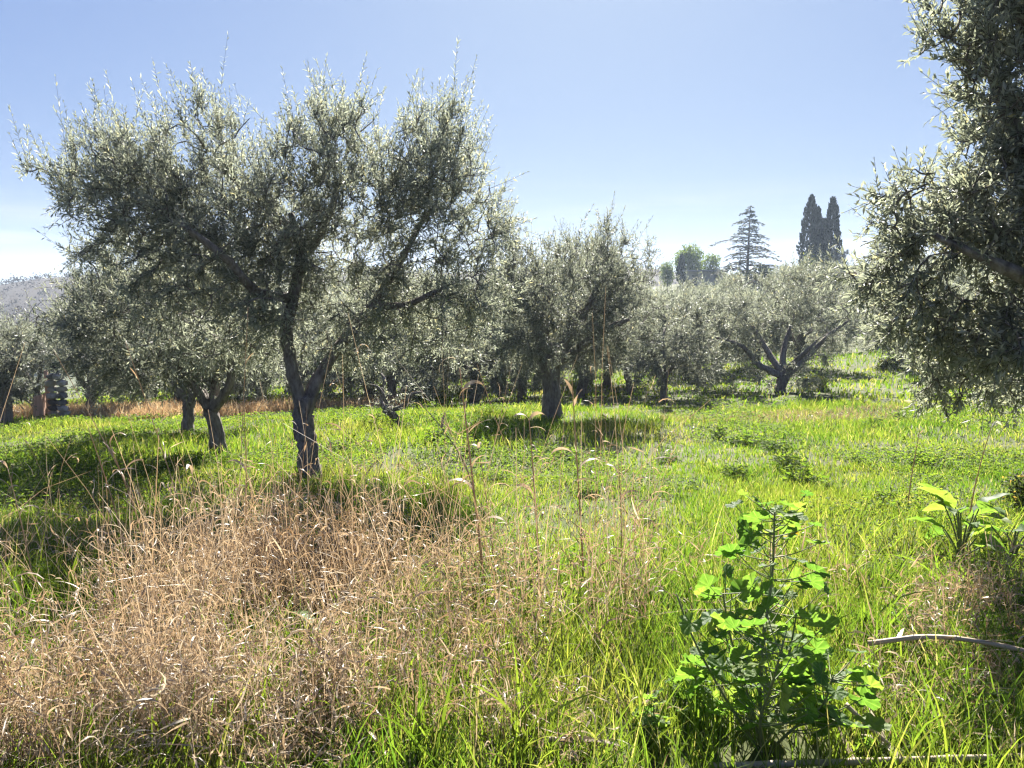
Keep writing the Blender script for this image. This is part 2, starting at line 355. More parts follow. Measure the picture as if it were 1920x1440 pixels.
def crest_mesh(name, pts, Yc, depth, zbase, mat, jag, n=90, m=14, seed=0):
    """A hill with its crest at distance Yc; pts are (x, z) of the crest line."""
    r = np.random.default_rng(seed); px = np.array([p[0] for p in pts]); pz = np.array([p[1] for p in pts])
    xs = np.linspace(px[0], px[-1], n); zc = np.interp(xs, px, pz)
    ts = np.linspace(-1, 1, m)
    XX, TT = np.meshgrid(xs, ts, indexing='ij')
    prof = np.cos(TT * np.pi / 2) ** 1.2
    ZZ = zbase + (zc[:, None] - zbase) * prof + r.normal(0, jag, XX.shape) * prof
    YY = Yc + TT * depth
    i, j = np.meshgrid(np.arange(n - 1), np.arange(m - 1), indexing='ij')
    q = np.stack([i * m + j, (i + 1) * m + j, (i + 1) * m + j + 1, i * m + j + 1], -1).reshape(-1, 4)
    me = mesh_np(name, np.stack([XX, YY, ZZ], -1).reshape(-1, 3), [q], [mat], True)
    def top(x, y):
        t = np.clip((y - Yc) / depth, -1, 1)
        return zbase + (np.interp(x, px, pz) - zbase) * np.cos(t * np.pi / 2) ** 1.2
    return me, top
def crest(pp, Yc): return [(at(a, b, Yc)[0], at(a, b, Yc)[2]) for a, b in pp]
RIDGE = crest([(-900, 573), (-300, 561), (0, 541), (60, 529), (110, 522), (170, 516), (400, 513), (800, 510), (1100, 507), (1225, 504), (1260, 510), (1400, 523), (1700, 528), (2400, 543)], 260)
me, ridge_top = crest_mesh('wooded_hill', RIDGE, 260, 95, -14, M['hill'], .3, seed=3)
tag(ob('hill', me), 'low brown wooded hill behind the olive grove', 'hill', kind='structure')
me, _ = crest_mesh('mountains', crest([(-1500, 505), (-600, 500), (-200, 498), (0, 494), (40, 492), (90, 496), (130, 496), (150, 494), (300, 500), (700, 503), (1200, 506), (1600, 512), (2600, 515)], 1200), 1200, 300, -20, M['mount'], 1.5, seed=4)
tag(ob('mountains', me), 'pale blue mountains on the horizon at far left', 'mountain', kind='structure')

# a far-off wood on the hill, one mass
def clumps(geo, P, size, n, r, up=.4, fs=1.):
    """Small leaf faces thrown round each point of P."""
    N = len(P); size = np.broadcast_to(size, N)
    C = np.repeat(P, n, 0) + r.normal(0, 1, (N * n, 3)) * np.repeat(size, n)[:, None] * .42 * np.array([1, 1, .8])
    s = np.repeat(size, n) * r.uniform(.12, .3, N * n) * fs
    a = norm(r.normal(0, 1, (N * n, 3)) + np.array([0, 0, up])); b = norm(np.cross(a, r.normal(0, 1, (N * n, 3))))
    V = np.stack([C - a * s[:, None], C + b * s[:, None] * .5, C + a * s[:, None], C - b * s[:, None] * .5], 1).reshape(-1, 3)
    geo.add(V, np.arange(N * n * 4).reshape(-1, 4))
r = np.random.default_rng(21); n = 4200
wx = r.uniform(-290, 230, n); wy = r.uniform(178, 275, n)
g = Geo(); clumps(g, np.stack([wx, wy, ridge_top(wx, wy) + r.uniform(.1, 1.2, n)], -1), r.uniform(1.2, 2.0, n), 13, r, .0, .8)
tag(ob('woodland', g.mesh('woodland', M['wood_far'])), 'leafless brown woodland covering the low hill', 'woodland', kind='stuff')

# ------------------------------------------------------------------ olive trees
LEAF4 = (np.array([[0, 0, 0], [.45, .5, .10], [.5, 0, 0], [.45, -.5, .10], [1, 0, -.06]]), np.array([[0, 3, 2], [0, 2, 1], [1, 2, 4], [2, 3, 4]]))
LEAF2 = (np.array([[0, 0, 0], [.48, .5, .05], [1, 0, -.05], [.48, -.5, .05]]), np.array([[0, 3, 2], [0, 2, 1]]))
LEAF8 = (np.array([[0, 0, 0], [.28, .40, .09], [.28, 0, 0], [.28, -.40, .09], [.65, .46, .07], [.65, 0, -.03], [.65, -.46, .07], [1, 0, -.14]]),
         np.array([[0, 3, 2], [0, 2, 1], [1, 2, 5], [1, 5, 4], [2, 3, 6], [2, 6, 5], [4, 5, 7], [5, 6, 7]]))
def place_leaves(geo, P, A, Nn, Ls, Ws, tpl):
    """Leaves at P along A with face normal near Nn."""
    B = norm(np.cross(Nn, A)); C = np.cross(A, B); tv, tf = tpl
    V = P[:, None] + (tv[None, :, 0:1] * Ls[:, None, None]) * A[:, None] + (tv[None, :, 1:2] * Ws[:, None, None]) * B[:, None] + (tv[None, :, 2:3] * Ls[:, None, None] * .6) * C[:, None]
    k = len(tv); F = (np.arange(len(P))[:, None, None] * k + tf[None]).reshape(-1, 3)
    geo.add(V.reshape(-1, 3), None, F)
def shoots(gl, gt, P, D, L, K, leaf, r, tpl=LEAF4, droop=None, tw=.0022):
    """Leafy shoots: a thin twig with leaf pairs; returns nothing, fills gl (leaves) and gt (twigs)."""
    N = len(P); D = norm(D)
    bend = np.zeros((N, 3)); bend[:, 2] = r.normal(.05, .25, N) if droop is None else droop
    bend += r.normal(0, .15, (N, 3))
    s1 = norm(np.cross(D, r.normal(0, 1, (N, 3)))); s2 = np.cross(D, s1)
    ts = np.linspace(0, 1, 3); ring = np.array([0, 2.094, 4.189]); V = []
    for t in ts:
        c = P + D * (L * t)[:, None] + bend * (L * t * t)[:, None]
        for a in ring: V.append(c + (s1 * math.cos(a) + s2 * math.sin(a)) * tw * (1.15 - t * .7))
    V = np.stack(V, 1); q = []
    for k in range(2):
        for a in range(3): q.append([k * 3 + a, k * 3 + (a + 1) % 3, k * 3 + 3 + (a + 1) % 3, k * 3 + 3 + a])
    gt.add(V.reshape(-1, 3), (np.arange(N)[:, None, None] * 9 + np.array(q)[None]).reshape(-1, 4))
    t = (np.arange(K) + .6)[None] / K + r.uniform(-.3, .3, (N, K)) / K; t = np.clip(t, .06, 1)
    base = P[:, None] + D[:, None] * (L[:, None] * t)[..., None] + bend[:, None] * (L[:, None] * t * t)[..., None]
    T = norm(D[:, None] + bend[:, None] * (2 * t)[..., None])
    for sgn in (0, 1):
        a = (np.arange(K) % 2)[None] * (np.pi / 2) + sgn * np.pi + r.normal(0, .45, (N, K))
        side = s1[:, None] * np.cos(a)[..., None] + s2[:, None] * np.sin(a)[..., None]
        sp = r.uniform(.5, 1.15, (N, K)) * np.where(t > .9, .5, 1)
        A = norm(T * np.cos(sp)[..., None] + side * np.sin(sp)[..., None] + r.normal(0, .16, (N, K, 3)))
        Nn = norm(T * .4 - side * .25 + r.normal(0, .42, (N, K, 3)) + np.array([.06, -.22, .75]))
        keep = (r.random((N, K)) < .9).ravel()
        ll = leaf * r.uniform(.65, 1.2, (N, K)) * np.where(t > .85, .75, 1)
        place_leaves(gl, base.reshape(-1, 3)[keep], A.reshape(-1, 3)[keep], Nn.reshape(-1, 3)[keep], ll.ravel()[keep], ll.ravel()[keep] * r.uniform(.19, .27, keep.sum()) * (1.35 if tpl is LEAF4 else 1.), tpl)

def olive(root, limbs, blobs, tips, per, K, leaf, seed, base=None, tpl=LEAF4, shoot=.3, upright=.16, bare_in=.3, sides=18, tone=None):
    """limbs: list of (points, radii); the first is the trunk. blobs: (centre, radii, weight). All in world units; root sits at base."""
    r = np.random.default_rng(seed); base = np.zeros(3) if base is None else np.asarray(base)
    nodes = []
    for n_, (pts, rad) in enumerate(limbs):
        c = spline(pts, 7); rr = np.interp(np.linspace(0, 1, len(c)), np.linspace(0, 1, len(rad)), rad)
        if n_ == 0: rr = rr * (1 + .55 * np.exp(-np.arange(len(c)) * .9))
        c[1:-1] += r.normal(0, .07, c[1:-1].shape) * rr[1:-1, None]
        g = Geo(); tube(g, c, rr, (sides + 6) if n_ == 0 else max(9, sides - 3), True, .26, seed + n_)
        ob('trunk' if n_ == 0 else 'limb', g.mesh('trunk' if n_ == 0 else 'limb', M['bark'], True, base), root)
        nodes.append(c[len(c) // 2:] if n_ == 0 else c[len(c) // 4:])
    nodes = np.concatenate(nodes)
    w = np.array([b[2] * b[1][0] * b[1][1] * b[1][2] for b in blobs]); w = w / w.sum()
    T = []
    for (c, rad, _), k in zip(blobs, np.round(w * tips).astype(int)):
        d = norm(r.normal(0, 1, (k, 3))); u = r.uniform(bare_in, 1, (k, 1)) ** .6
        T.append(np.asarray(c) + d * u * np.asarray(rad))
    T = np.concatenate(T)
    T = T[np.argsort(np.min(np.linalg.norm(T[:, None] - nodes[None], axis=2), 1))]
    cen = np.average([b[0] for b in blobs], axis=0, weights=w)
    gb, gl, gt = Geo(), Geo(), Geo(); SP, SD, SL = [], [], []
    for tip in T:
        d = np.linalg.norm(nodes - tip, axis=1); k = int(np.argmin(d)); a = nodes[k]; L = d[k]
        mid = (a + tip) / 2 + r.normal(0, .12, 3) * L + np.array([0, 0, .08]) * L
        p = spline([a, mid, tip], 4)
        tube(gb, p, np.linspace(.006 + .010 * min(L, 1.5), .004, len(p)), 3, False)
        nodes = np.concatenate([nodes, p[2:]])
        m = max(2, r.poisson(per)); tt = r.uniform(.25, 1, m) ** .8 if L > .2 else r.uniform(0, 1, m)
        pos = np.stack([np.interp(tt, np.linspace(0, 1, len(p)), p[:, c]) for c in range(3)], -1)
        out = norm(tip - cen); along = norm(tip - a)
        top = np.clip((tip[2] - cen[2]) / .9, -1, 1)
        dirs = out * .5 + along * .35 + r.normal(0, .65, (m, 3)) + np.array([0, 0, .15 + .6 * top])
        ln = shoot * r.uniform(.55, 1.35, m)
        if top > .2 and r.random() < upright:
            dirs[0] = np.array([0, 0, 1.6]) + r.normal(0, .35, 3) + out * .4; ln[0] = shoot * r.uniform(1.5, 2.3)
        SP.append(pos); SD.append(dirs); SL.append(ln)
    SP, SD, SL = np.concatenate(SP), np.concatenate(SD), np.concatenate(SL)
    long = SL > shoot * 1.45
    for msk, kk in ((~long, K), (long, int(K * 2.3))):
        if msk.sum(): shoots(gl, gt, SP[msk], SD[msk], SL[msk], kk, leaf, r, tpl)
    ob('branches', gb.mesh('branches', M['bark'], True, base), root, kind='stuff')
    ob('twigs', gt.mesh('twigs', M['twig'], False, base), root, kind='stuff')
    fo = ob('foliage', gl.mesh('foliage', M['olive'], False, base), root, kind='stuff'); tn = tone or r.uniform(.66, .86); fo.color = (tn, tn, tn * r.uniform(.94, 1.02), 1)

def blob(px, py, Y, rx, ry, rd, w=1.0):
    """Ellipsoid of crown: rx, ry in photo pixels at distance Y, rd in metres of depth."""
    k = Y / FPX; return (at(px, py, Y), (rx * k, rd, ry * k), w)

# the large olive in front
Y0 = 7.6; b0 = at(580, 905, Y0); b0[2] = g1(b0[0], b0[1])
t0 = thing('olive_tree', 'large leaning olive tree with forked trunk in front, rising out of the dry grass', 'olive tree', b0)
def lp(*p): return [at(*a) for a in p]
limbs = [([b0 - [0, 0, .15]] + lp((578, 850, Y0), (568, 790, Y0), (572, 745, Y0)), [.115, .098, .088, .092]),
         (lp((566, 760, Y0), (548, 690, Y0 - .05), (538, 620, Y0 - .1), (556, 540, Y0), (562, 470, Y0 + .1), (545, 400, Y0 + .1)), [.066, .058, .052, .048, .040, .026]),
         (lp((572, 765, Y0), (600, 705, Y0 + .1), (645, 640, Y0 + .2), (700, 570, Y0 + .3), (750, 490, Y0 + .4), (800, 400, Y0 + .4)), [.070, .062, .054, .047, .036, .022]),
         (lp((545, 560, Y0), (480, 545, Y0 - .4), (420, 480, Y0 - .7), (340, 420, Y0 - .8)), [.05, .04, .032, .02]),
         (lp((560, 500, Y0), (610, 420, Y0 + .5), (640, 330, Y0 + .8)), [.045, .035, .02]),
         (lp((700, 572, Y0 + .3), (760, 572, Y0 + .1), (810, 550, Y0 - .2), (850, 530, Y0 - .2)), [.038, .03, .022, .010]),
         (lp((548, 430, Y0 + .1), (470, 360, Y0 + .5), (400, 310, Y0 + .6)), [.035, .028, .016]),
         (lp((400, 465, Y0 - .7), (300, 400, Y0 - .2), (170, 345, Y0)), [.028, .02, .01])]
blobs = [blob(330, 420, Y0, 190, 165, .95), blob(140, 345, Y0, 75, 55, .4, 1.1), blob(250, 330, Y0, 120, 90, .7, 1.), blob(480, 430, Y0, 150, 120, 1.0, .9), blob(605, 320, Y0 + .2, 105, 120, .85),
         blob(660, 250, Y0 + .2, 60, 60, .6, .9), blob(400, 260, Y0 + .1, 90, 60, .7, .8),
         blob(820, 360, Y0 + .2, 115, 150, .85), blob(820, 255, Y0 + .2, 60, 55, .6, .9), blob(860, 560, Y0, 120, 90, .8, .7), blob(640, 520, Y0 + .3, 200, 100, .85, .55), blob(380, 560, Y0 - .2, 150, 70, .8, .6),
         blob(930, 440, Y0, 45, 70, .6, .8), blob(725, 400, Y0 + .1, 85, 130, .8, .9), blob(560, 470, Y0 + .3, 130, 80, .8, .8), blob(720, 560, Y0 + .3, 90, 70, .6, .6), blob(700, 590, Y0 + .8, 160, 60, .7, .5), blob(480, 630, Y0 + .6, 120, 65, .7, .7), blob(690, 650, Y0 + .7, 110, 50, .6, .5), blob(350, 640, Y0 + .3, 110, 60, .7, .6), blob(830, 630, Y0 + .5, 90, 60, .6, .5), blob(870, 520, Y0 - .1, 75, 65, .6, .9), blob(500, 600, Y0 - .4, 120, 60, .5, .7), blob(650, 620, Y0 - .3, 110, 55, .5, .6)]
olive(t0, limbs, blobs, 1900, 3.6, 10, .060, 101, b0, tpl=LEAF2, shoot=.25, upright=.42, bare_in=.05, tone=.92)

# named olives nearer to the camera: (photo base x, y, distance, label, limbs end points in pixels, blobs)
def tree_at(label, base_px, Y, fork_dy, ends, bl, tips, seed, trunk_r, leaf=.075, per=5, K=8, group=None, lean=0, tpl=LEAF2, shoot=.28, upright=.2):
    b = at(*base_px, Y); b[2] = g1(b[0], b[1]); k = Y / FPX
    t = thing('olive_tree', label, 'olive tree', b, group)
    fork = at(base_px[0] + lean, base_px[1] - fork_dy, Y)
    midp = (b + fork) / 2 + np.array([lean * k * -.15, 0, 0])
    limbs = [([b - [0, 0, .15], midp, fork], [trunk_r * .92, trunk_r * .78, trunk_r * .82])]
    r = np.random.default_rng(seed)
    for (ex, ey, dY) in ends:
        e = at(ex, ey, Y + dY); m1 = fork + (e - fork) * .35 + np.array([r.normal(0, .06), r.normal(0, .06), -.06]); m2 = fork + (e - fork) * .7 + np.array([r.normal(0, .08), r.normal(0, .08), .05])
        limbs.append(([fork + (b - fork) * .12, m1, m2, e], [trunk_r * .58, trunk_r * .44, trunk_r * .32, trunk_r * .14]))
    olive(t, limbs, bl, tips, per, K, leaf, seed, b, tpl=tpl, shoot=shoot, upright=upright)
    return t

tree_at('olive tree with a short forked trunk leaning left, left of the large front olive', (412, 852), 9.6, 88, [(250, 600, .2), (330, 560, .6), (470, 600, -.2), (440, 520, .5)],
        [blob(300, 600, 9.6, 150, 110, 1.3), blob(180, 620, 9.8, 90, 110, 1.0), blob(420, 590, 9.6, 90, 110, 1.1), blob(300, 500, 9.9, 120, 60, 1.0), blob(200, 690, 9.8, 85, 50, .9, .9), blob(320, 690, 9.6, 90, 45, .8, .8)], 455, 202, .105, .075, 5.5, 9, lean=-18)
tree_at('olive tree with a short upright trunk just behind the left forked olive', (352, 810), 12.2, 60, [(270, 600, 0), (360, 560, .5), (430, 620, 0)],
        [blob(350, 600, 12.3, 130, 100, 1.3), blob(250, 620, 12.4, 80, 90, 1.0), blob(470, 640, 12.5, 70, 80, 1.)], 332, 203, .10, .085, 5, 8, lean=2)
tree_at('dense rounded olive tree with a thick dark trunk at the middle of the grove', (1037, 783), 13.0, 105, [(960, 560, 0), (1110, 560, -.3), (1040, 520, .6), (1180, 600, .2), (1150, 500, .5)],
        [blob(1060, 540, 13, 130, 90, 1.5), blob(1150, 500, 13.1, 80, 60, 1.0), blob(1165, 590, 13, 80, 70, 1.1), blob(980, 590, 13, 80, 100, 1.1), blob(1060, 630, 12.7, 115, 60, 1.1), blob(960, 660, 13.2, 60, 50, .8, .8), blob(1130, 660, 13.2, 60, 45, .8, .8), blob(950, 500, 13.2, 60, 75, .9, 1.), blob(1120, 440, 13.1, 55, 28, .6, .7)], 577, 204, .17, .078, 5.5, 8, lean=-8, upright=.4)
tree_at('wide low olive with open spreading limbs and a dark shaded base', (1462, 738), 18.0, 34, [(1340, 632, 0), (1390, 590, .9), (1590, 602, .2), (1495, 575, .8), (1530, 640, -.6)],
        [blob(1440, 570, 18.7, 95, 60, 1.6), blob(1370, 630, 18.6, 75, 60, 1.3), blob(1545, 600, 18.6, 75, 75, 1.4), blob(1500, 540, 18.6, 65, 45, 1.1), blob(1400, 695, 18.2, 60, 40, 1.1, .8), blob(1525, 690, 17.9, 55, 45, 1.1, 1.), blob(1465, 700, 17.7, 70, 35, 1.0, .7)], 290, 205, .145, .088, 5, 8, lean=10)
tree_at('bushy olive with several thin dark stems left of the wide low olive', (1245, 742), 17.2, 40, [(1200, 640, 0), (1250, 610, .4), (1300, 640, 0)],
        [blob(1250, 630, 17.2, 75, 75, 1.2), blob(1215, 690, 17, 45, 35, .8), blob(1300, 680, 17.3, 50, 45, .9)], 262, 206, .09, .10, 5, 7)
tree_at('small olive with a thin curved trunk between the bushy olive and the wide low olive', (1320, 731), 20.5, 45, [(1290, 650, 0), (1330, 630, .3), (1350, 660, 0)],
        [blob(1320, 620, 20.5, 70, 60, 1.3), blob(1350, 590, 20.8, 60, 40, 1.)], 192, 207, .085, .115, 5, 7, lean=-12)
tree_at('olive tree with a thin dark trunk right of the middle olive', (1182, 738), 20.0, 40, [(1150, 650, 0), (1200, 640, .4), (1190, 600, 0)],
        [blob(1180, 620, 20.2, 80, 70, 1.4)], 192, 208, .095, .115, 5, 7, lean=-8)
tree_at('shaded olive tree behind the tall dry stalks, left of the middle olive', (890, 757), 19.0, 60, [(820, 640, 0), (900, 600, .4), (950, 650, 0)],
        [blob(890, 620, 19, 95, 85, 1.6), blob(820, 680, 18.8, 60, 55, 1.), blob(950, 690, 19, 50, 50, 1.), blob(880, 705, 18.4, 60, 35, .9)], 297, 209, .14, .11, 5, 7)
tree_at('shaded olive tree behind the right limb of the large front olive', (735, 765), 18.0, 60, [(670, 650, 0), (740, 600, .3), (800, 650, 0)],
        [blob(735, 620, 18.2, 100, 90, 1.6), blob(660, 690, 18, 60, 55, 1.), blob(770, 700, 17.8, 70, 45, 1.)], 297, 210, .12, .11, 5, 7)
tree_at('shaded olive tree behind the left limb of the large front olive', (560, 778), 18.5, 60, [(490, 650, 0), (560, 620, .3), (620, 660, 0)],
        [blob(560, 630, 18.5, 100, 90, 1.6), blob(480, 690, 18.5, 60, 60, 1.), blob(600, 710, 18.2, 70, 45, 1.)], 280, 211, .12, .11, 5, 7)
tree_at('olive tree at the far left edge with its crown touching the brown grass strip', (10, 782), 15.0, 60, [(-40, 670, 0), (20, 650, .3), (35, 690, 0)],
        [blob(-15, 665, 15, 70, 65, 1.3), blob(8, 715, 15, 38, 40, .7), blob(-60, 700, 15, 60, 70, 1.)], 332, 212, .12, .09, 5, 8)
tree_at('olive tree standing behind the black box, left of the forked olive', (170, 780), 18.0, 50, [(110, 650, 0), (180, 600, .3), (230, 660, 0)],
        [blob(195, 610, 18, 65, 70, 1.5), blob(235, 690, 17.6, 60, 55, 1.2), blob(240, 640, 18, 60, 70, 1.2), blob(130, 630, 18.5, 40, 45, 1.)], 332, 213, .12, .10, 5, 8)
# small leaning, half-dead olive behind the front trunk
tree_at('small leaning olive stump with sparse bare twigs, right of the front trunk', (748, 800), 11.4, 34, [(690, 720, 0), (715, 700, .3), (790, 735, 0)],
        [blob(740, 745, 11.4, 55, 30, .5)], 22, 214, .07, .07, 1.5, 4, lean=-26)

# the olive overhanging at the right edge
Y1 = 4.0; b1 = at(2130, 900, Y1); b1[2] = g1(b1[0], b1[1])
t1 = thing('olive_tree', 'big-leaved olive overhanging from the right edge, its trunk outside the picture', 'olive tree', b1)
limbs = [([b1 - [0, 0, .15]] + lp((2120, 760, Y1), (2100, 640, Y1)), [.15, .12, .11]),
         (lp((2100, 660, Y1), (2020, 480, Y1), (1930, 300, Y1), (1850, 120, Y1)), [.08, .06, .042, .02]),
         (lp((2100, 660, Y1), (2000, 560, Y1 - .2), (1880, 500, Y1 - .3), (1750, 440, Y1 - .2)), [.06, .046, .03, .013]),
         (lp((2100, 670, Y1), (1990, 640, Y1 + .3), (1860, 640, Y1 + .5), (1730, 620, Y1 + .6)), [.055, .042, .028, .012]),
         (lp((2020, 500, Y1), (2000, 250, Y1 + .3), (1960, 0, Y1 + .3)), [.05, .036, .02]),
         (lp((2100, 660, Y1), (2250, 450, Y1), (2330, 200, Y1 + .2)), [.065, .045, .02])]
blobs = [blob(1865, 80, Y1, 105, 100, 0.50, 1.), blob(1900, 240, Y1, 100, 130, 0.58), blob(1960, -60, Y1, 170, 150, 0.72), blob(1850, 400, Y1 + .1, 130, 110, 0.65), blob(1735, 420, Y1, 95, 95, 0.43, 1.), blob(1705, 345, Y1, 50, 45, 0.29, .8),
         blob(1690, 560, Y1 + .3, 95, 85, 0.50, .9), blob(1800, 600, Y1 + .3, 120, 85, 0.58), blob(1890, 640, Y1, 110, 75, 0.58), blob(1990, 400, Y1, 120, 260, 0.72), blob(1760, 690, Y1 + .7, 95, 50, 0.43, .8), blob(1790, 715, Y1 + .5, 80, 35, .4, .7), blob(1930, 735, Y1 + .3, 70, 40, .4, .8), blob(1880, 720, Y1 + .9, 80, 40, 0.36, .8), blob(2250, 300, Y1, 200, 300, 0.86, .12), blob(1640, 500, Y1 + .2, 40, 50, 0.29, .7)]
olive(t1, limbs, blobs, 1150, 4.6, 7, .050, 301, b1, tpl=LEAF4, shoot=.17, upright=.12, bare_in=.1, tone=.85)

# generic olives of the grove behind
def grove_proto(seed, h, spread, tips, leaf):
    r = np.random.default_rng(seed)
    t = thing('olive_tree', 'small hazy olive tree in the grove on the far slope', 'olive tree', (0, 0, 0), 'olive trees of the far grove')
    fork = np.array([r.normal(0, .08), r.normal(0, .08), r.uniform(.6, .95)]); limbs = [([np.array([0, 0, -.15]), fork * .5 + [.04, 0, 0], fork], [.16, .13, .13])]; bl = []
    for k in range(4):
        a = k * 1.57 + r.normal(0, .3); e = np.array([math.cos(a) * spread * .6, math.sin(a) * spread * .6, h * r.uniform(.55, .75)])
        limbs.append(([fork * .95, fork + (e - fork) * .5 + [0, 0, -.08], e], [.085, .06, .025])); bl.append((e + [0, 0, .1], (spread * .55, spread * .55, h * .25), 1.))
    bl.append((np.array([0, 0, h * .72]), (spread * .65, spread * .65, h * .28), 1.)); bl.append((np.array([0, 0, h * .45]), (spread * .95, spread * .95, h * .2), 1.)); bl.append((np.array([0, 0, h * .24]), (spread * .85, spread * .85, h * .13), .7))
    olive(t, limbs, bl, tips, 5, 6, leaf, seed, None, tpl=LEAF2, shoot=.34, upright=.25, sides=8)
    return t
protos = [grove_proto(401, 3.3, 1.6, 330, .135), grove_proto(402, 2.9, 1.8, 330, .135), grove_proto(403, 3.6, 1.5, 330, .135)]
spots = [(1500, 27, 1), (1420, 30, 1.05), (1340, 28, 1), (1260, 30, 1.05), (1560, 36, .95), (1100, 25, 1.1), (1010, 27, 1.1), (930, 24, 1), (830, 26, 1.1), (760, 24, 1.05), (650, 25, 1.1), (540, 26, 1.1),
         (450, 22, 1.), (330, 22, 1.1), (280, 26, 1.1), (60, 24, .72), (-60, 23, .75), (390, 30, 1.2), (1690, 27, 1.), (1780, 22, .95), (1850, 30, 1.), (1900, 20, 1.), (1980, 26, 1.), (1640, 42, 1.),
         (1290, 44, 1.), (1380, 48, 1.), (1460, 50, 1.05), (1540, 55, 1.1), (1620, 60, 1.1), (1230, 52, 1.), (1330, 62, 1.), (1420, 68, 1.), (1500, 72, 1.1), (1580, 78, 1.1), (1270, 75, .95), (1370, 84, .9),
         (1180, 40, 1.15), (1090, 42, 1.15), (1000, 40, 1.15), (900, 38, 1.1), (800, 40, 1.2), (700, 38, 1.2), (600, 36, 1.2), (980, 20, .85), (1090, 19.5, .85), (690, 21, .95), (810, 21.5, .95), (480, 20.5, .9), (1140, 23, .9), (1290, 25, .85), (400, 24, 1.), (1480, 92, 1.2), (1560, 98, 1.2), (1650, 95, 1.2), (1720, 70, 1.1), (1800, 50, 1.1)]
for k, (px, Yd, s) in enumerate(spots):
    p = protos[k % 3]; t = p if k < 3 else copy_tree(p)
    x = (px - 960) / FPX * Yd; t.location = (x, Yd, g1(x, Yd)); t.rotation_euler = (0, 0, k * 2.4); t.scale = (s * (1 + .1 * math.sin(k * 3)), s, s * (1 + .1 * math.cos(k * 5)))
    for ch in t.children:
        if ch.name.startswith('foliage'): tn = .62 + .22 * ((k * .618) % 1); ch.color = (tn, tn * 1.01, tn * .97, 1)
    if px < 420: t['label'], t['group'] = 'olive tree in the left row behind the reddish dry grass strip', 'olive trees behind the reddish strip'
    elif px < 1130: t['label'], t['group'] = 'shaded olive tree in the grove behind the large front olive', 'olive trees behind the front olive'
    elif px >= 1630: t['label'], t['group'] = 'olive tree on the slope behind the right-edge olive', 'olive trees behind the right-edge olive'
    elif Yd < 40: t['label'], t['group'] = 'olive tree close behind the wide low olive', 'olive trees behind the wide low olive'
    else: t['label'], t['group'] = 'hazy olive tree in the grove below the house and cedar', 'olive trees below the house'

# ------------------------------------------------------------------ far trees and the house on the rise
def cypress(label, px, top, bot, Y, wpx, seed, group='cypresses on the rise', n=2600):
    r = np.random.default_rng(seed); b = at(px, bot, Y); tp = at(px, top, Y); H = tp[2] - b[2]; R = wpx * Y / FPX / 2
    gzv = g1(b[0], b[1]); H += b[2] - gzv; b[2] = gzv
    t = thing('cypress_tree', label, 'cypress', b, group)
    g = Geo(); tube(g, [[0, 0, -.1], [0, 0, H * .3], [0, 0, H * .7]], [.2, .16, .06], 7); ob('trunk', g.mesh('trunk', M['bare'], True), t)
    u = r.uniform(.05, 1, n) ** .85; a = r.uniform(0, 6.283, n)
    pr = np.minimum(1, np.minimum(u * 5, ((1 - u) * 1.9) ** .62)) * (1 + .12 * np.sin(a * 3 + u * 14 + seed) + .1 * np.sin(u * 40 + a * 2))
    rr = R * pr * np.sqrt(r.uniform(.25, 1.15, n))
    P = np.stack([rr * np.cos(a), rr * np.sin(a), u * H], -1); D = norm(np.stack([np.cos(a) * .25, np.sin(a) * .25, np.ones(n)], -1) + r.normal(0, .2, (n, 3)))
    s = r.uniform(.25, .55, n); B = norm(np.cross(D, r.normal(0, 1, (n, 3))))
    V = np.stack([P, P + D * s[:, None] * .5 + B * s[:, None] * .22, P + D * s[:, None] * 1.1, P + D * s[:, None] * .5 - B * s[:, None] * .22], 1).reshape(-1, 3)
    ob('crown', mesh_np('crown', V, [np.arange(n * 4).reshape(-1, 4)], [M['cypress']]), t, kind='stuff')
cypress('tall slender cypress, leftmost and tallest of the dark group on the rise', 1516, 370, 500, 100, 36, 1)
cypress('slim cypress close behind the leftmost tall one of the group', 1529, 393, 500, 102, 20, 2)
cypress('short cypress in the gap between the two tall ends of the dark group', 1541, 415, 500, 103, 22, 3)
cypress('tall broad cypress, rightmost of the dark group on the rise', 1556, 374, 500, 101, 30, 4)
cypress('small dark cypress in front of the pale green round tree by the house', 1277, 480, 527, 118, 15, 5, n=900)

def leafy(name, label, cat, px, top, bot, Y, wpx, mat, seed, n=160, group=None):
    r = np.random.default_rng(seed); b = at(px, bot, Y); tp = at(px, top, Y); z = g1(b[0], b[1]); H = tp[2] - z; b[2] = z; R = wpx * Y / FPX / 2
    t = thing(name, label, cat, b, group)
    th_ = .3 if cat == 'shrub' else 1.; g = Geo(); tube(g, [[0, 0, -.1], [.05, 0, H * .35], [0, .1, H * .7]], [(R * .09 + .03) * th_, (R * .07 + .02) * th_, .03 * th_], 7)
    for k in range(5):
        a = k * 1.3 + seed; tube(g, [[0, 0, H * .3], [math.cos(a) * R * .35, math.sin(a) * R * .35, H * .55], [math.cos(a) * R * .6, math.sin(a) * R * .6, H * .75]], [.06 * th_, .04 * th_, .02 * th_], 5)
    ob('trunk', g.mesh('trunk', M['bare'], True), t)
    low = .06
    d = norm(r.normal(0, 1, (n, 3))) * (r.uniform(.2, 1, (n, 1)) ** .5); P = d * np.array([R * .92, R * .92, H * (1 - low) * .47]) + np.array([0, 0, H * (1 + low) * .5])
    P += r.normal(0, R * (.22 if cat == 'shrub' else .1), P.shape); P[:, 2] = np.abs(P[:, 2] - (H * .5 if cat == 'shrub' else 0)) * (1.6 if cat == 'shrub' else 1)
    g = Geo(); clumps(g, P, R * .42, 26, r); ob('crown', g.mesh('crown', mat), t, kind='stuff')
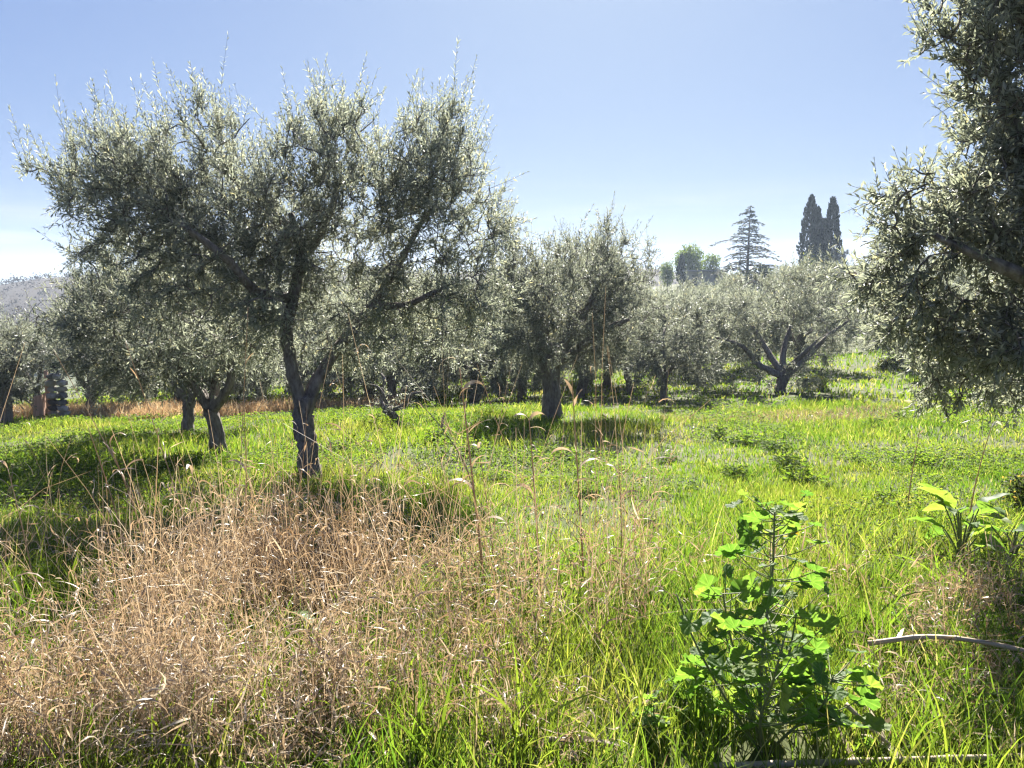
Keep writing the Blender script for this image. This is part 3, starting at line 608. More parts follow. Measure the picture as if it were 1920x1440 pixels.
leafy('round_tree', 'pale green round-crowned tree behind the small cypress by the house', 'tree', 1290, 460, 525, 125, 50, M['spring'], 11)
leafy('round_tree', 'loose pale green tree behind the roof of the house', 'tree', 1330, 476, 525, 128, 38, M['spring'], 12, 90)
leafy('round_tree', 'low bright green tree left of the small cypress', 'tree', 1251, 487, 530, 115, 26, M['spring'], 13)
leafy('shrub', 'dark shrub just left of the cedar foot', 'shrub', 1375, 508, 535, 105, 34, M['shrub'], 14, 80)
leafy('shrub', 'dark shrub just right of the cedar foot', 'shrub', 1425, 505, 535, 106, 50, M['shrub'], 15, 90)
leafy('shrub', 'dark low shrub under the group of cypresses', 'shrub', 1530, 478, 520, 96, 70, M['shrub'], 16, 110)
leafy('shrub', 'dark shrub at the right foot of the wide low olive', 'shrub', 1528, 708, 745, 18.4, 50, M['shrub'], 17, 90)
leafy('shrub', 'dark bramble heap at the right picture edge above the broad-leaved plant', 'shrub', 1925, 870, 965, 6.0, 90, M['shrub'], 19, 60)
leafy('shrub', 'low dark shrub on the lit slope behind the right-edge olive', 'shrub', 1665, 665, 700, 26, 36, M['shrub'], 20, 60)

# cedar
def cedar(px, top, bot, Y):
    r = np.random.default_rng(77); b = at(px, bot, Y); z = g1(b[0], b[1]); H = at(px, top, Y)[2] - z; b[2] = z
    t = thing('cedar_tree', 'open tiered cedar standing against the sky right of the house', 'cedar', b)
    g = Geo(); tube(g, [[0, 0, -.2], [.05, 0, H * .5], [.12, 0, H]], [.24, .15, .03], 8); ob('trunk', g.mesh('trunk', M['bare'], True), t)
    hs = np.linspace(.08, .985, 21)
    for k, h in enumerate(hs):
        R = (1 - h) ** .8 * H * .56 * r.uniform(.6, 1.2) + .3; h0 = h
        for m in range(4 if h < .9 else 3):
            h = h0 + r.normal(0, .016); a = k * 1.9 + m * (2 * np.pi / (4 if h < .9 else 3)) + r.normal(0, .25); L = R * r.uniform(.45, 1.25); up_ = r.uniform(-.02, .22)
            dv = np.array([math.cos(a), math.sin(a), 0]); s = np.array([-dv[1], dv[0], 0])
            pts = np.array([[.12 * h, 0, h * H], dv * L * .35 + [0, 0, h * H + up_ * L], dv * L * .7 + [0, 0, h * H + up_ * L * .9], dv * L + [0, 0, h * H + (up_ - .14) * L]])
            c = spline(pts, 4); g = Geo(); tube(g, c, np.linspace(.07, .02, len(c)) * (1.2 - h * .6), 4, False)
            nb = len(g.q[0])
            n = int(26 + 60 * L / 3); u = r.uniform(.2, 1, n); P = np.stack([np.interp(u, np.linspace(0, 1, len(c)), c[:, q_]) for q_ in range(3)], -1)
            off = r.normal(0, .12, n) * L * (.4 + .6 * (1 - u)); P = P + s * off[:, None] + np.array([0, 0, -1]) * np.abs(r.normal(0, .09, n))[:, None]
            D = norm(dv * .8 + s * np.sign(off)[:, None] * .6 + r.normal(0, .25, (n, 3)) + np.array([0, 0, -.15])); B = norm(np.cross(D, np.array([0, 0, 1.]) + r.normal(0, .4, (n, 3))))
            q_ = r.uniform(.22, .5, n)[:, None]
            V = np.stack([P, P + D * q_ * .5 + B * q_ * .16, P + D * q_, P + D * q_ * .5 - B * q_ * .16], 1).reshape(-1, 3)
            g.add(V, np.arange(n * 4).reshape(-1, 4))
            me = g.mesh('branch', [M['bare'], M['cedar']]); mi = np.zeros(len(me.polygons), np.int32); mi[nb:] = 1; me.polygons.foreach_set('material_index', mi)
            ob('branch', me, t)
cedar(1400, 386, 535, 108)

# bare trees at the left edge
def bare_tree(label, px, top, bot, Y, seed, group=None):
    r = np.random.default_rng(seed); b = at(px, bot, Y); z = g1(b[0], b[1]); H = at(px, top, Y)[2] - z; b[2] = z
    t = thing('bare_tree', label, 'bare tree', b, group); gb = Geo(); gtw = Geo()
    def rec(p, d, L, rad, lvl):
        pts = [p]; q = p; dd = d
        for k in range(4):
            dd = norm(dd + r.normal(0, .13, 3) + np.array([0, 0, .06])); q = q + dd * L / 4; pts.append(q)
        tube(gb if lvl < 1 else gtw, pts, np.linspace(rad, rad * .6, 5), 6 if lvl < 2 else 3, False)
        if lvl < 4:
            for k in range(3 if lvl < 3 else 4):
                f = r.uniform(.45, 1); j = pts[min(4, int(f * 4))]
                rec(j, norm(dd + r.normal(0, .5, 3)), L * r.uniform(.5, .72), rad * .5, lvl + 1)
    rec(np.array([0, 0, -.1]), np.array([.05, 0, 1.]), H * .42, H * .014, 0)
    ob('trunk', gb.mesh('trunk', M['bare'], True), t); ob('branches', gtw.mesh('branches', M['bare'], True), t, kind='stuff')
bare_tree('leafless tree with fine upright branches at the left edge', 8, 425, 600, 42, 51)
bare_tree('smaller leafless tree cut by the left picture edge', -35, 440, 600, 38, 52)

# low house on the rise
hb = at(1322, 531, 116); hz = g1(hb[0], hb[1]); hb[2] = hz
Hh = at(1322, 510, 116)[2] - hz
h = thing('house', 'low pale house with a flat grey roof on the rise left of the cedar', 'house', hb, rz=math.radians(-14))
g = Geo(); W_, D_ = 5.6, 5.0
for (x0, x1) in ((-W_ / 2, -1.9), (-1.1, 1.2), (2.0, W_ / 2)): box(g, ((x0 + x1) / 2, -D_ / 2 + .15, Hh / 2 - .2), (x1 - x0, .3, Hh + .4))
box(g, (-1.5, -D_ / 2 + .15, Hh - .25), (.8, .3, .5)); box(g, (1.6, -D_ / 2 + .15, Hh - .25), (.8, .3, .5)); box(g, (1.6, -D_ / 2 + .15, .3), (.8, .3, 1.0))
box(g, (-W_ / 2 + .15, .15, Hh / 2 - .2), (.29, D_ - .3, Hh + .39)); box(g, (W_ / 2 - .15, .15, Hh / 2 - .2), (.29, D_ - .3, Hh + .39)); box(g, (0, D_ / 2 - .15, Hh / 2 - .2), (W_ - .6, .28, Hh + .38))
ob('wall', g.mesh('wall', M['plaster']), h)
g = Geo(); box(g, (0, -.2, Hh + .13), (W_ + .9, D_ + 1.2, .24)); ob('roof', g.mesh('roof', M['roof']), h)
g = Geo(); box(g, (-1.5, -D_ / 2 + .2, (Hh - .5) / 2), (.8, .06, Hh - .5)); ob('door', g.mesh('door', M['dark']), h)
g = Geo(); box(g, (1.6, -D_ / 2 + .2, .8 + (Hh - 1.3) / 2), (.8, .06, Hh - 1.3)); ob('window', g.mesh('window', M['dark']), h)

# things by the left boundary
Yb = 15.9
pb = at(76, 778, Yb); pb[2] = g1(pb[0], pb[1])
w = thing('wooden_panel', 'pale pinkish plank panel standing edge-on to the view at the left field edge', 'panel', pb, rz=math.radians(104.5))
r = np.random.default_rng(12)
for k in range(9):
    hgt = .60 + r.normal(0, .008); g = Geo(); box(g, (-.32 + k * .08, r.normal(0, .003), hgt / 2 - .05), (.072, .026, hgt)); ob('plank', g.mesh('plank', M['plank']), w)
for zz in (.12, .40):
    g = Geo(); box(g, (0, .032, zz), (.74, .03, .05)); ob('batten', g.mesh('batten', M['plank']), w)
pb = at(110, 778, Yb + .3); pb[2] = g1(pb[0], pb[1])
top = at(110, 703, Yb + .3)[2] - pb[2]
pl = thing('stone_pillar', 'rough pillar of pale and dark stones under the black box at the left field edge', 'pillar', pb)
r = np.random.default_rng(8); zz = -.05; k = 0
def rock(name, c, s, mat, parent, seed):
    rr = np.random.default_rng(seed); import bmesh
    bm = bmesh.new(); bmesh.ops.create_icosphere(bm, subdivisions=1, radius=.5)
    for v in bm.verts:
        v.co = Vector((v.co.x * s[0], v.co.y * s[1], v.co.z * s[2])) * (1 + rr.normal(0, .10)) + Vector(c)
    me = bpy.data.meshes.new(name); bm.to_mesh(me); bm.free(); me.materials.append(mat); ob(name, me, parent)
while zz < top - .03:
    hh = r.uniform(.12, .17)
    for sx in (-1, 1):
        rock('stone', (sx * .10 + r.normal(0, .015), r.normal(0, .02), zz + hh / 2), (.25, .27, hh * 1.2), M['stone'] if (k * 7 + (sx > 0) * 3) % 5 in (0, 2, 3) else M['stone_dark'], pl, 900 + k * 2 + sx)
    zz += hh * .93; k += 1
bb = at(107, 690, Yb + .3); 
bt = thing('black_box', 'small black hooded box on splayed legs on top of the stone pillar', 'box', (pb[0], pb[1], pb[2] + top))
hb2 = .14
g = Geo(); box(g, (0, 0, hb2 + .055), (.17, .14, .11)); box(g, (.015, 0, hb2 + .118), (.23, .18, .014)); ob('housing', g.mesh('housing', M['black']), bt)
for sx in (-1, 1):
    for sy in (-1, 1):
        g = Geo(); tube(g, [[sx * .11, sy * .08, 0], [sx * .06, sy * .05, hb2 + .005]], .009, 6); ob('leg', g.mesh('leg', M['black']), bt)
pp = at(91, 775, Yb + .5); pp[2] = g1(pp[0], pp[1])
g = Geo(); tube(g, [[0, 0, -.1], [.01, 0, .5], [0, .01, 1.05]], [.05, .047, .045], 8, True, .08, 3)
tag(ob('fence_post', g.mesh('fence_post', M['plank'], True), None, pp), 'thin brown wooden post between the plank panel and the stone pillar', 'post')

# ------------------------------------------------------------------ grass
def n2(x, y, s, seed=0):
    """Cheap smooth noise in 0..1."""
    r = np.random.default_rng(seed); v = np.zeros_like(x)
    for k in range(5):
        a, ph, f = r.uniform(0, 6.28), r.uniform(0, 6.28), s * r.uniform(.6, 1.7); v += np.sin((x * math.cos(a) + y * math.sin(a)) * f + ph + 1.5 * np.sin((y * math.cos(a) - x * math.sin(a)) * f * .7 + ph * 2))
    return np.clip(v / 6 + .5, 0, 1)
def scatter(n, y0, y1, r, margin=.75, x0=None, x1=None):
    """Points on the ground between the distances y0 and y1, a little wider than the view, even in area."""
    y = np.sqrt(r.uniform(y0 * y0, y1 * y1, n)); x = r.uniform(-1, 1, n) * (y * margin + .3)
    return x, y
def inpoly(x, y, poly):
    c = np.zeros(len(x), bool); p = np.array(poly); j = len(p) - 1
    for i in range(len(p)):
        cond = ((p[i, 1] > y) != (p[j, 1] > y)) & (x < (p[j, 0] - p[i, 0]) * (y - p[i, 1]) / (p[j, 1] - p[i, 1] + 1e-12) + p[i, 0]); c ^= cond; j = i
    return c
# dry grass areas on the ground (world x, y)
DRY = [tuple(on_ground(a, b)[:2]) for a, b in ((-250, 1500), (-250, 1235), (60, 1215), (250, 1180), (370, 1120), (440, 1055), (690, 1045), (760, 1110), (745, 1250), (690, 1340), (640, 1500))]
DRY2 = [tuple(on_ground(a, b)[:2]) for a, b in ((790, 1140), (900, 1095), (1200, 1105), (1250, 1200), (1050, 1260), (820, 1250))]
r = np.random.default_rng(31)
def dryness(x, y):
    d = np.where(inpoly(x, y, DRY), .85, 0.) + np.where(inpoly(x, y, DRY2), .45, 0.)
    return d
STRIP = [tuple(at(a, b, Yq)[:2]) for a, b, Yq in ((1230, 800, 12.0), (1480, 795, 12.2), (1680, 782, 12.6), (1700, 755, 14.5), (1450, 775, 13.8), (1240, 780, 13.6))]
g = Geo(); MB = on_ground(1432, 1405)
def grass(n, y0, y1, hmin, hmax, wid, S, seed, cl=1.3):
    r = np.random.default_rng(seed); x, y = scatter(n, y0, y1, r)
    den = n2(x, y, cl, 5); keep = r.random(n) < np.clip(.6 + (den - .3) * 1.2, .5, 1) * (1 - .15 * (dryness(x, y) > .8)) * np.where(inpoly(x, y, STRIP), .35, 1)
    keep &= (np.hypot((x - MB[0]) / 1.15, y - MB[1] + .05) > .16) | (r.random(n) < .25)
    x, y = x[keep], y[keep]; m = len(x); hn = n2(x, y, .9, 9)
    h = r.uniform(hmin, hmax, m) * (.55 + .9 * hn)
    root = np.stack([x, y, gz(x, y) - .01], -1)
    ribbons(g, root, h, wid * r.uniform(.6, 1.4, m), r.uniform(0, 6.283, m), r.uniform(.02, .5, m), r.uniform(0, 1.7, m) * r.uniform(.3, 1, m), S, r.uniform(0, 6.283, m), r.normal(0, .6, m), r=r)
grass(60000, 1.9, 4.2, .05, .19, .0052, 2, 61, 2.6)
grass(7000, 1.9, 5.0, .16, .38, .0062, 4, 66, 3.5)
grass(85000, 4.0, 8, .05, .16, .0076, 2, 62, 2.2)
grass(100000, 7.8, 15, .05, .15, .012, 2, 63)
grass(40000, 14.5, 36, .07, .18, .036, 2, 64)
grass(9000, 35, 110, .10, .3, .10, 2, 65, .3)
tag(ob('grass', g.mesh('grass', M['grass'])), 'bright yellow green spring grass covering the ground between the olives', 'grass', kind='stuff')

# clover and small broad leaves
g = Geo(); r = np.random.default_rng(71)
def clover(n, y0, y1, size, seed, thr):
    r = np.random.default_rng(seed); x, y = scatter(n, y0, y1, r)
    k = (n2(x, y, 1.1, 17) + .3 * (x < -1.5) * (y > 6)) > thr; k &= dryness(x, y) < .8; x, y = x[k], y[k]; m = len(x)
    h = r.uniform(.03, .13, m) * (.5 + n2(x, y, 2.5, 3)); P = np.stack([x, y, gz(x, y) + h], -1)
    for q_ in range(3):
        a = r.uniform(0, 6.283, m) + q_ * 2.1; A = norm(np.stack([np.cos(a), np.sin(a), r.normal(.15, .3, m)], -1)); Nn = norm(np.stack([r.normal(0, .5, m), r.normal(.2, .5, m), np.ones(m) * .8], -1))
        s = size * r.uniform(.7, 1.4, m); place_leaves(g, P, A, Nn, s, s * .85, LEAF2)
clover(8000, 2.0, 4.5, .017, 75, .38); clover(24000, 3.6, 9, .021, 72, .52); clover(38000, 8, 16, .027, 73, .68); clover(4000, 15, 30, .06, 74, .7)
tag(ob('clover', g.mesh('clover', M['clover'])), 'dense low clover and broad weeds in green patches among the grass', 'ground cover', kind='stuff')

# single broad-leaved weed clumps standing out of the field
def weed_proto(seed, n, size):
    r = np.random.default_rng(seed); t = thing('weed_clump', 'dark green clump of broad weeds in the lit middle field', 'weed', (0, 0, 0), 'weed clumps in the middle field')
    gs, gl = Geo(), Geo()
    for k in range(n):
        a = r.uniform(0, 6.28); rr = size * r.uniform(.05, 1) ** .7; h_ = size * r.uniform(.25, .95) * (1.15 - rr / size * .6); e = np.array([math.cos(a) * rr, math.sin(a) * rr, h_])
        tube(gs, [[e[0] * .25, e[1] * .25, -.01], e * [.6, .6, .55], e], [.004, .003, .002], 4, False)
        for q_ in range(4):
            b_ = r.uniform(0, 6.28); A = norm(np.array([[math.cos(b_), math.sin(b_), r.normal(.1, .4)]])); Nn = norm(np.array([[0, .4, .8]]) + r.normal(0, .35, (1, 3))); l_ = np.array([size * r.uniform(.16, .34)])
            place_leaves(gl, (e * (1 - .12 * q_))[None], A, Nn, l_, l_ * .42, LEAF8)
    ob('stems', gs.mesh('stems', M['mstem']), t, kind='stuff'); ob('leaves', gl.mesh('leaves', M['clover']), t, kind='stuff'); return t
wp = [weed_proto(501, 46, .22), weed_proto(502, 34, .18), weed_proto(503, 60, .26)]
wspots = [(1405, 835, 1.3), (1350, 820, 1.), (1460, 850, .9), (1500, 905, 1.), (1555, 920, .8), (1480, 880, .8), (1250, 870, .8), (1130, 800, 1.), (1060, 860, .8), (990, 845, .7), (880, 850, .9), (820, 830, .9), (930, 900, .6), (1690, 790, 1.1), (1640, 800, .9),
          (1730, 875, .9), (1300, 920, .6), (1380, 900, .7), (1610, 870, .7), (680, 800, .8), (640, 850, .8), (330, 880, .8), (230, 900, .8), (120, 880, .7), (60, 930, .8), (430, 905, .8), (1100, 930, .5), (1210, 985, .5), (1590, 1010, .5), (1660, 950, .6)]
first_weed = wp[0]
for k, (px, py, sc_) in enumerate(wspots):
    t = wp[k] if k < 3 else copy_tree(wp[k % 3]); t.location = tuple(on_ground(px, py)); t.rotation_euler = (0, 0, k * 1.7); t.scale = (sc_, sc_, sc_ * (.8 + .3 * (k % 2)))
    if px < 500: t['label'], t['group'] = 'green weed clump in the banded shade at the left', 'weed clumps at the left'

first_weed['label'] = 'largest dark green weed clump, in front of the wide low olive'; del first_weed['group']

# dry grass mass in the foreground
def dry_patch(geo, poly, n_clump, hmin, hmax, seed, leaves=16, stems=5):
    r = np.random.default_rng(seed); p = np.array(poly); lo, hi = p.min(0), p.max(0)
    x = r.uniform(lo[0], hi[0], n_clump * 3); y = r.uniform(lo[1], hi[1], n_clump * 3); k = inpoly(x + .12 * np.sin(y * 9), y + .12 * np.sin(x * 8), poly) & (r.random(len(x)) < np.clip(n2(x, y, 3.2, 44) * 2.2 - .35, .12, 1)); x, y = x[k][:n_clump], y[k][:n_clump]; m = len(x)
    hc = r.uniform(hmin, hmax, m) * (.45 + .95 * n2(x, y, 2.6, 33))
    # stems
    xs = np.repeat(x, stems) + r.normal(0, .06, m * stems); ys = np.repeat(y, stems) + r.normal(0, .06, m * stems); h = np.repeat(hc, stems) * r.uniform(.5, 1.3, m * stems)
    root = np.stack([xs, ys, gz(xs, ys)], -1); N = m * stems; ph = r.uniform(0, 6.283, N); th = np.where(r.random(N) < .22, r.uniform(.5, 1.35, N), np.abs(r.normal(.12, .24, N))); kp = r.normal(.15, .5, N)
    ribbons(geo, root, h, r.uniform(.002, .0042, N), ph, th, kp, 4, r.uniform(0, 6.28, N), 0, np.array([1, .95, .85, .7, .4]), .05, False, r)
    # leaves leave the stems part way up and curl
    Nl = m * leaves; k = r.integers(0, N, Nl); u = r.uniform(.12, .97, Nl)
    thk = th[k] + kp[k] * u * .5; lean = np.stack([np.cos(ph[k]), np.sin(ph[k]), np.zeros(Nl)], -1)
    rt = root[k] + (h[k] * u)[:, None] * (np.cos(thk)[:, None] * UP + np.sin(thk)[:, None] * lean)
    Ll = r.uniform(.035, .15, Nl) * np.where(r.random(Nl) < .08, 1.7, 1); S = 6
    ribbons(geo, rt, Ll, r.uniform(.0026, .0080, Nl), r.uniform(0, 6.283, Nl), r.uniform(.2, 1.7, Nl), np.clip(r.normal(1.3, 1.5, Nl), -2.3, 2.8), S, r.uniform(-1.5, 1.5, Nl), r.normal(0, 3., Nl), np.array([.7, 1, 1, .85, .65, .4, 0]), .12, True, r)
g = Geo()
def pix(*p): return [tuple(on_ground(a, b)[:2]) for a, b in p]
dry_patch(g, DRY, 800, .32, .62, 81, 17, 4)
dry_patch(g, DRY2, 80, .42, .74, 82, 10, 3)
dry_patch(g, DRY, 190, .70, .98, 88, 5, 2)
dry_patch(g, DRY2, 75, .75, 1.08, 89, 5, 2)
dry_patch(g, pix((-200, 1220), (-200, 1060), (420, 1010), (420, 1120), (60, 1200)), 60, .7, 1.0, 91, 4, 2)
dry_patch(g, pix((640, 1500), (690, 1300), (800, 1200), (1150, 1230), (1240, 1330), (1200, 1500)), 55, .2, .42, 90, 10, 3)
dry_patch(g, pix((1230, 1120), (1320, 1040), (1600, 1050), (1600, 1200), (1300, 1220)), 30, .2, .4, 83, 9, 3)
dry_patch(g, pix((1640, 1160), (1960, 1100), (1960, 1420), (1620, 1420)), 210, .10, .36, 84, 10, 3)
dry_patch(g, pix((430, 1050), (380, 960), (760, 960), (760, 1050)), 70, .2, .45, 85, 8, 3)
dry_patch(g, pix((660, 1440), (760, 1200), (1200, 1240), (1250, 1420)), 70, .15, .36, 86, 9, 3)
dry_patch(g, pix((-200, 1230), (-200, 1080), (400, 1050), (350, 1140), (60, 1210)), 90, .35, .62, 87, 6, 2)
tag(ob('dry_grass', g.mesh('dry_grass', M['dry'])), 'tangled mass of curled dry brown grass filling the left foreground', 'dry grass', kind='stuff')
# rust strip along the left field edge and straw strip on the right
g = Geo(); r = np.random.default_rng(91); n = 15000; x = r.uniform(-15, -2.6, n); y = r.uniform(16, 18.2, n) + .35 * np.sin(x * 1.1) + np.clip((x + 6) * .15, 0, 1)
ribbons(g, np.stack([x, y, gz(x, y)], -1), r.uniform(.12, .42, n), r.uniform(.008, .022, n), r.uniform(0, 6.28, n), r.uniform(0, .6, n), r.uniform(0, 1.6, n), 2, r.uniform(0, 6.28, n), r=r)
tag(ob('rust_grass', g.mesh('rust_grass', M['rust'])), 'reddish brown dry grass strip along the far left field edge', 'dry grass', kind='stuff')
g = Geo(); n = 9000; p = np.array(STRIP); x = r.uniform(p[:, 0].min(), p[:, 0].max(), n); y = r.uniform(p[:, 1].min(), p[:, 1].max(), n); k = inpoly(x, y, STRIP) & (r.random(n) < .8); x, y = x[k], y[k]; n = len(x)
ribbons(g, np.stack([x, y, gz(x, y)], -1), r.uniform(.05, .16, n), r.uniform(.006, .014, n), r.uniform(0, 6.28, n), r.uniform(.4, 1.3, n), r.uniform(0, 1.2, n), 2, r.uniform(0, 6.28, n), r=r)
tag(ob('straw', g.mesh('straw', M['straw'])), 'flattened pale straw strip in front of the wide low olive', 'straw', kind='stuff')

# ------------------------------------------------------------------ single dry stalks standing above the mass
def stalk(label, base, tip, Y, rad, hooks, seed, bend=0., group=None):
    """One tall dry grass stalk: stem and its folded leaves. base, tip in photo pixels; hooks: (height fraction, length, side, droop)."""
    r = np.random.default_rng(seed); b = at(*base, Y); gzv = g1(b[0], b[1]); tp = at(*tip, Y + r.normal(0, .08)); dirv = tp - b
    f = (b[2] - gzv) / max(dirv[2], .05); b = b - dirv * f; b[2] = gzv
    t = thing('dry_stalk', label, 'dry stalk', b, group)
    rad = rad * 1.9; L = tp - b; s = np.array([1., 0, 0]); pts = [np.zeros(3) - [0, 0, .03], L * .35 + s * bend * .6, L * .7 + s * bend * .5, L]
    c = spline(pts, 6); g = Geo(); tube(g, c, np.linspace(rad, rad * .35, len(c)), 6); ob('stem', g.mesh('stem', M['dry'], True), t)
    for (u, ln, side, kap) in hooks:
        p = np.array([np.interp(u, np.linspace(0, 1, len(c)), c[:, q_]) for q_ in range(3)])
        g = Geo(); ribbons(g, np.array([[0., 0, 0]]), np.array([ln]), np.array([rad * 3.4]), np.array([0. if side > 0 else math.pi]) + r.normal(0, .5, 1), np.array([.25]), np.array([kap]), 9, np.array([r.normal(0, .4)]), np.array([r.normal(0, 1.2)]),
                           np.array([.5, .85, 1, 1, .95, .85, .75, .6, .4, 0]), .04, True, r)
        ob('leaf', g.mesh('leaf', M['dry']), t, p)
G = 'tall dry stalks in front of the grove'
stalk('tallest brown stalk in the middle, thick, with a folded orange leaf near its top', (915, 1150), (862, 690), 4.0, .0042, [(.88, .16, 1, 2.3), (.55, .22, 1, 2.4), (.45, .2, -1, 2.2), (.3, .25, 1, 2.)], 1, 0, G)
stalk('dark stalk with a forked hooked top between the tallest stalk and the middle olive trunk', (1012, 1110), (992, 785), 4.1, .0034, [(.985, .12, 1, 2.3), (.98, .12, -1, 2.3), (.5, .2, -1, 2.2), (.4, .22, 1, 2.6)], 2, .01, G)
stalk('thin stalk with a nodding pale tip right beside the tallest stalk', (935, 1120), (897, 838), 4.3, .0024, [(.99, .12, 1, 2.3), (.97, .1, -1, 2.7), (.6, .2, 1, 2.2)], 3, .01, G)
stalk('straight thin stalk just right of the middle olive trunk, feathery at the top', (1098, 1130), (1072, 705), 4.2, .0032, [(.9, .1, -1, .6), (.84, .12, 1, .7), (.55, .22, -1, 2.6), (.5, .2, 1, 2.2), (.35, .2, 1, 2.4)], 4, 0, G)
stalk('short upright dry stalk, rightmost of the middle group', (1166, 1120), (1160, 868), 4.5, .0024, [(.85, .14, -1, 1.8), (.6, .16, 1, 2.2)], 5, .01, G)
stalk('arching pale bare stem bending left above the shaded grass beside the tallest stalk', (870, 900), (785, 752), 6.5, .004, [(.7, .15, 1, .6)], 6, .14, G)
stalk('long thin pale stalk leaning far left across the left olives', (350, 1000), (235, 640), 4.2, .0022, [(.8, .12, -1, .5), (.6, .14, 1, .8)], 7, .02, G)
stalk('long pale stalk leaning left in front of the plank panel and stone pillar', (262, 960), (100, 655), 4.4, .0022, [(.7, .14, 1, .7), (.5, .12, -1, .9)], 8, .02, G)
stalk('stalk with a big drooping folded leaf at the far left of the lit grass', (225, 1000), (165, 800), 4.2, .003, [(.99, .16, -1, 2.3), (.6, .2, 1, 2.)], 9, .02, G)
stalk('leaning stalk with a curled leaf right of the big drooping one', (270, 1010), (205, 830), 4.1, .003, [(.99, .15, 1, 2.0), (.7, .18, -1, 2.4)], 10, .01, G)
stalk('thin upright stalk with a reddish folded tip in front of the forked left olive', (462, 1040), (458, 765), 4.3, .0024, [(.98, .12, 1, 2.3), (.6, .16, -1, 2.1)], 11, .01, G)
stalk('very thin stalk crossing the shaded olives left of the front trunk', (445, 1000), (465, 575), 4.6, .0018, [(.75, .1, 1, .8)], 12, 0, G)
stalk('stalk with a hooked pale leaf over the shaded grass at the left', (375, 1080), (360, 885), 4.0, .003, [(.98, .18, 1, 2.2), (.7, .2, -1, 2.2)], 13, .01, G)
stalk('thin stalk arching out of the left picture edge', (60, 1080), (15, 880), 4.0, .0024, [(.98, .14, -1, 2.3), (.6, .16, 1, 2.2)], 14, .01, G)
stalk('thin dark dry stalk on the right rising from the bramble heap', (1815, 990), (1862, 790), 5.2, .003, [(.95, .08, 1, 2.2)], 15, -.03, G)
stalk('thin dark seedy stalk on the right grass, left of the bramble heap stalk', (1700, 960), (1725, 805), 6.0, .003, [(.9, .07, 1, 1.2), (.75, .07, -1, 1.2)], 16, -.01, G)

# ------------------------------------------------------------------ mallow and the broad-leaved plant
def mallow_leaf_mesh(seed, mat):
    r = np.random.default_rng(seed); n, rings = 43, 3; a = np.linspace(-2.75, 2.75, n)
    lob = .5 + .5 * np.cos(a * 7 / 2.75 * np.pi / 2 * 1.0); rim = .86 + .16 * lob + .035 * np.sin(np.arange(n) * 2.2) + r.normal(0, .012, n)
    V = [[0, 0, 0]]; cup = r.uniform(.05, .28); droop = r.uniform(-.1, .25)
    for k in range(1, rings + 1):
        f = k / rings
        for i in range(n):
            rr = rim[i] * f if k == rings else .93 * f
            x, y = rr * math.cos(a[i]), rr * math.sin(a[i])
            z = cup * f * f + .075 * f * math.cos(a[i] * 7 / 2.75 * np.pi) - droop * max(0, x) ** 2 + .08 * y * y * math.sin(seed) + .05 * f * math.sin(a[i] * 2 + seed)
            V.append([x + .25, y, z])
    V[0] = [.25, 0, 0]; F3 = [[0, 1 + i, 2 + i] for i in range(n - 1)]; F4 = []
    for k in range(rings - 1):
        o_ = 1 + k * n; F4 += [[o_ + i, o_ + n + i, o_ + n + i + 1, o_ + i + 1] for i in range(n - 1)]
    return mesh_np('mallow_leaf', V, [F4, F3], [mat], True)
ML = [mallow_leaf_mesh(s, M['mallow']) for s in range(6)]; MY = mallow_leaf_mesh(9, M['yellow'])
def orient(o, pos, A, Nn, s):
    A = norm(np.asarray(A, float)); B = norm(np.cross(Nn, A)); C = np.cross(A, B)
    o.matrix_local = Matrix([[A[0] * s, B[0] * s, C[0] * s, pos[0]], [A[1] * s, B[1] * s, C[1] * s, pos[1]], [A[2] * s, B[2] * s, C[2] * s, pos[2]], [0, 0, 0, 1]])
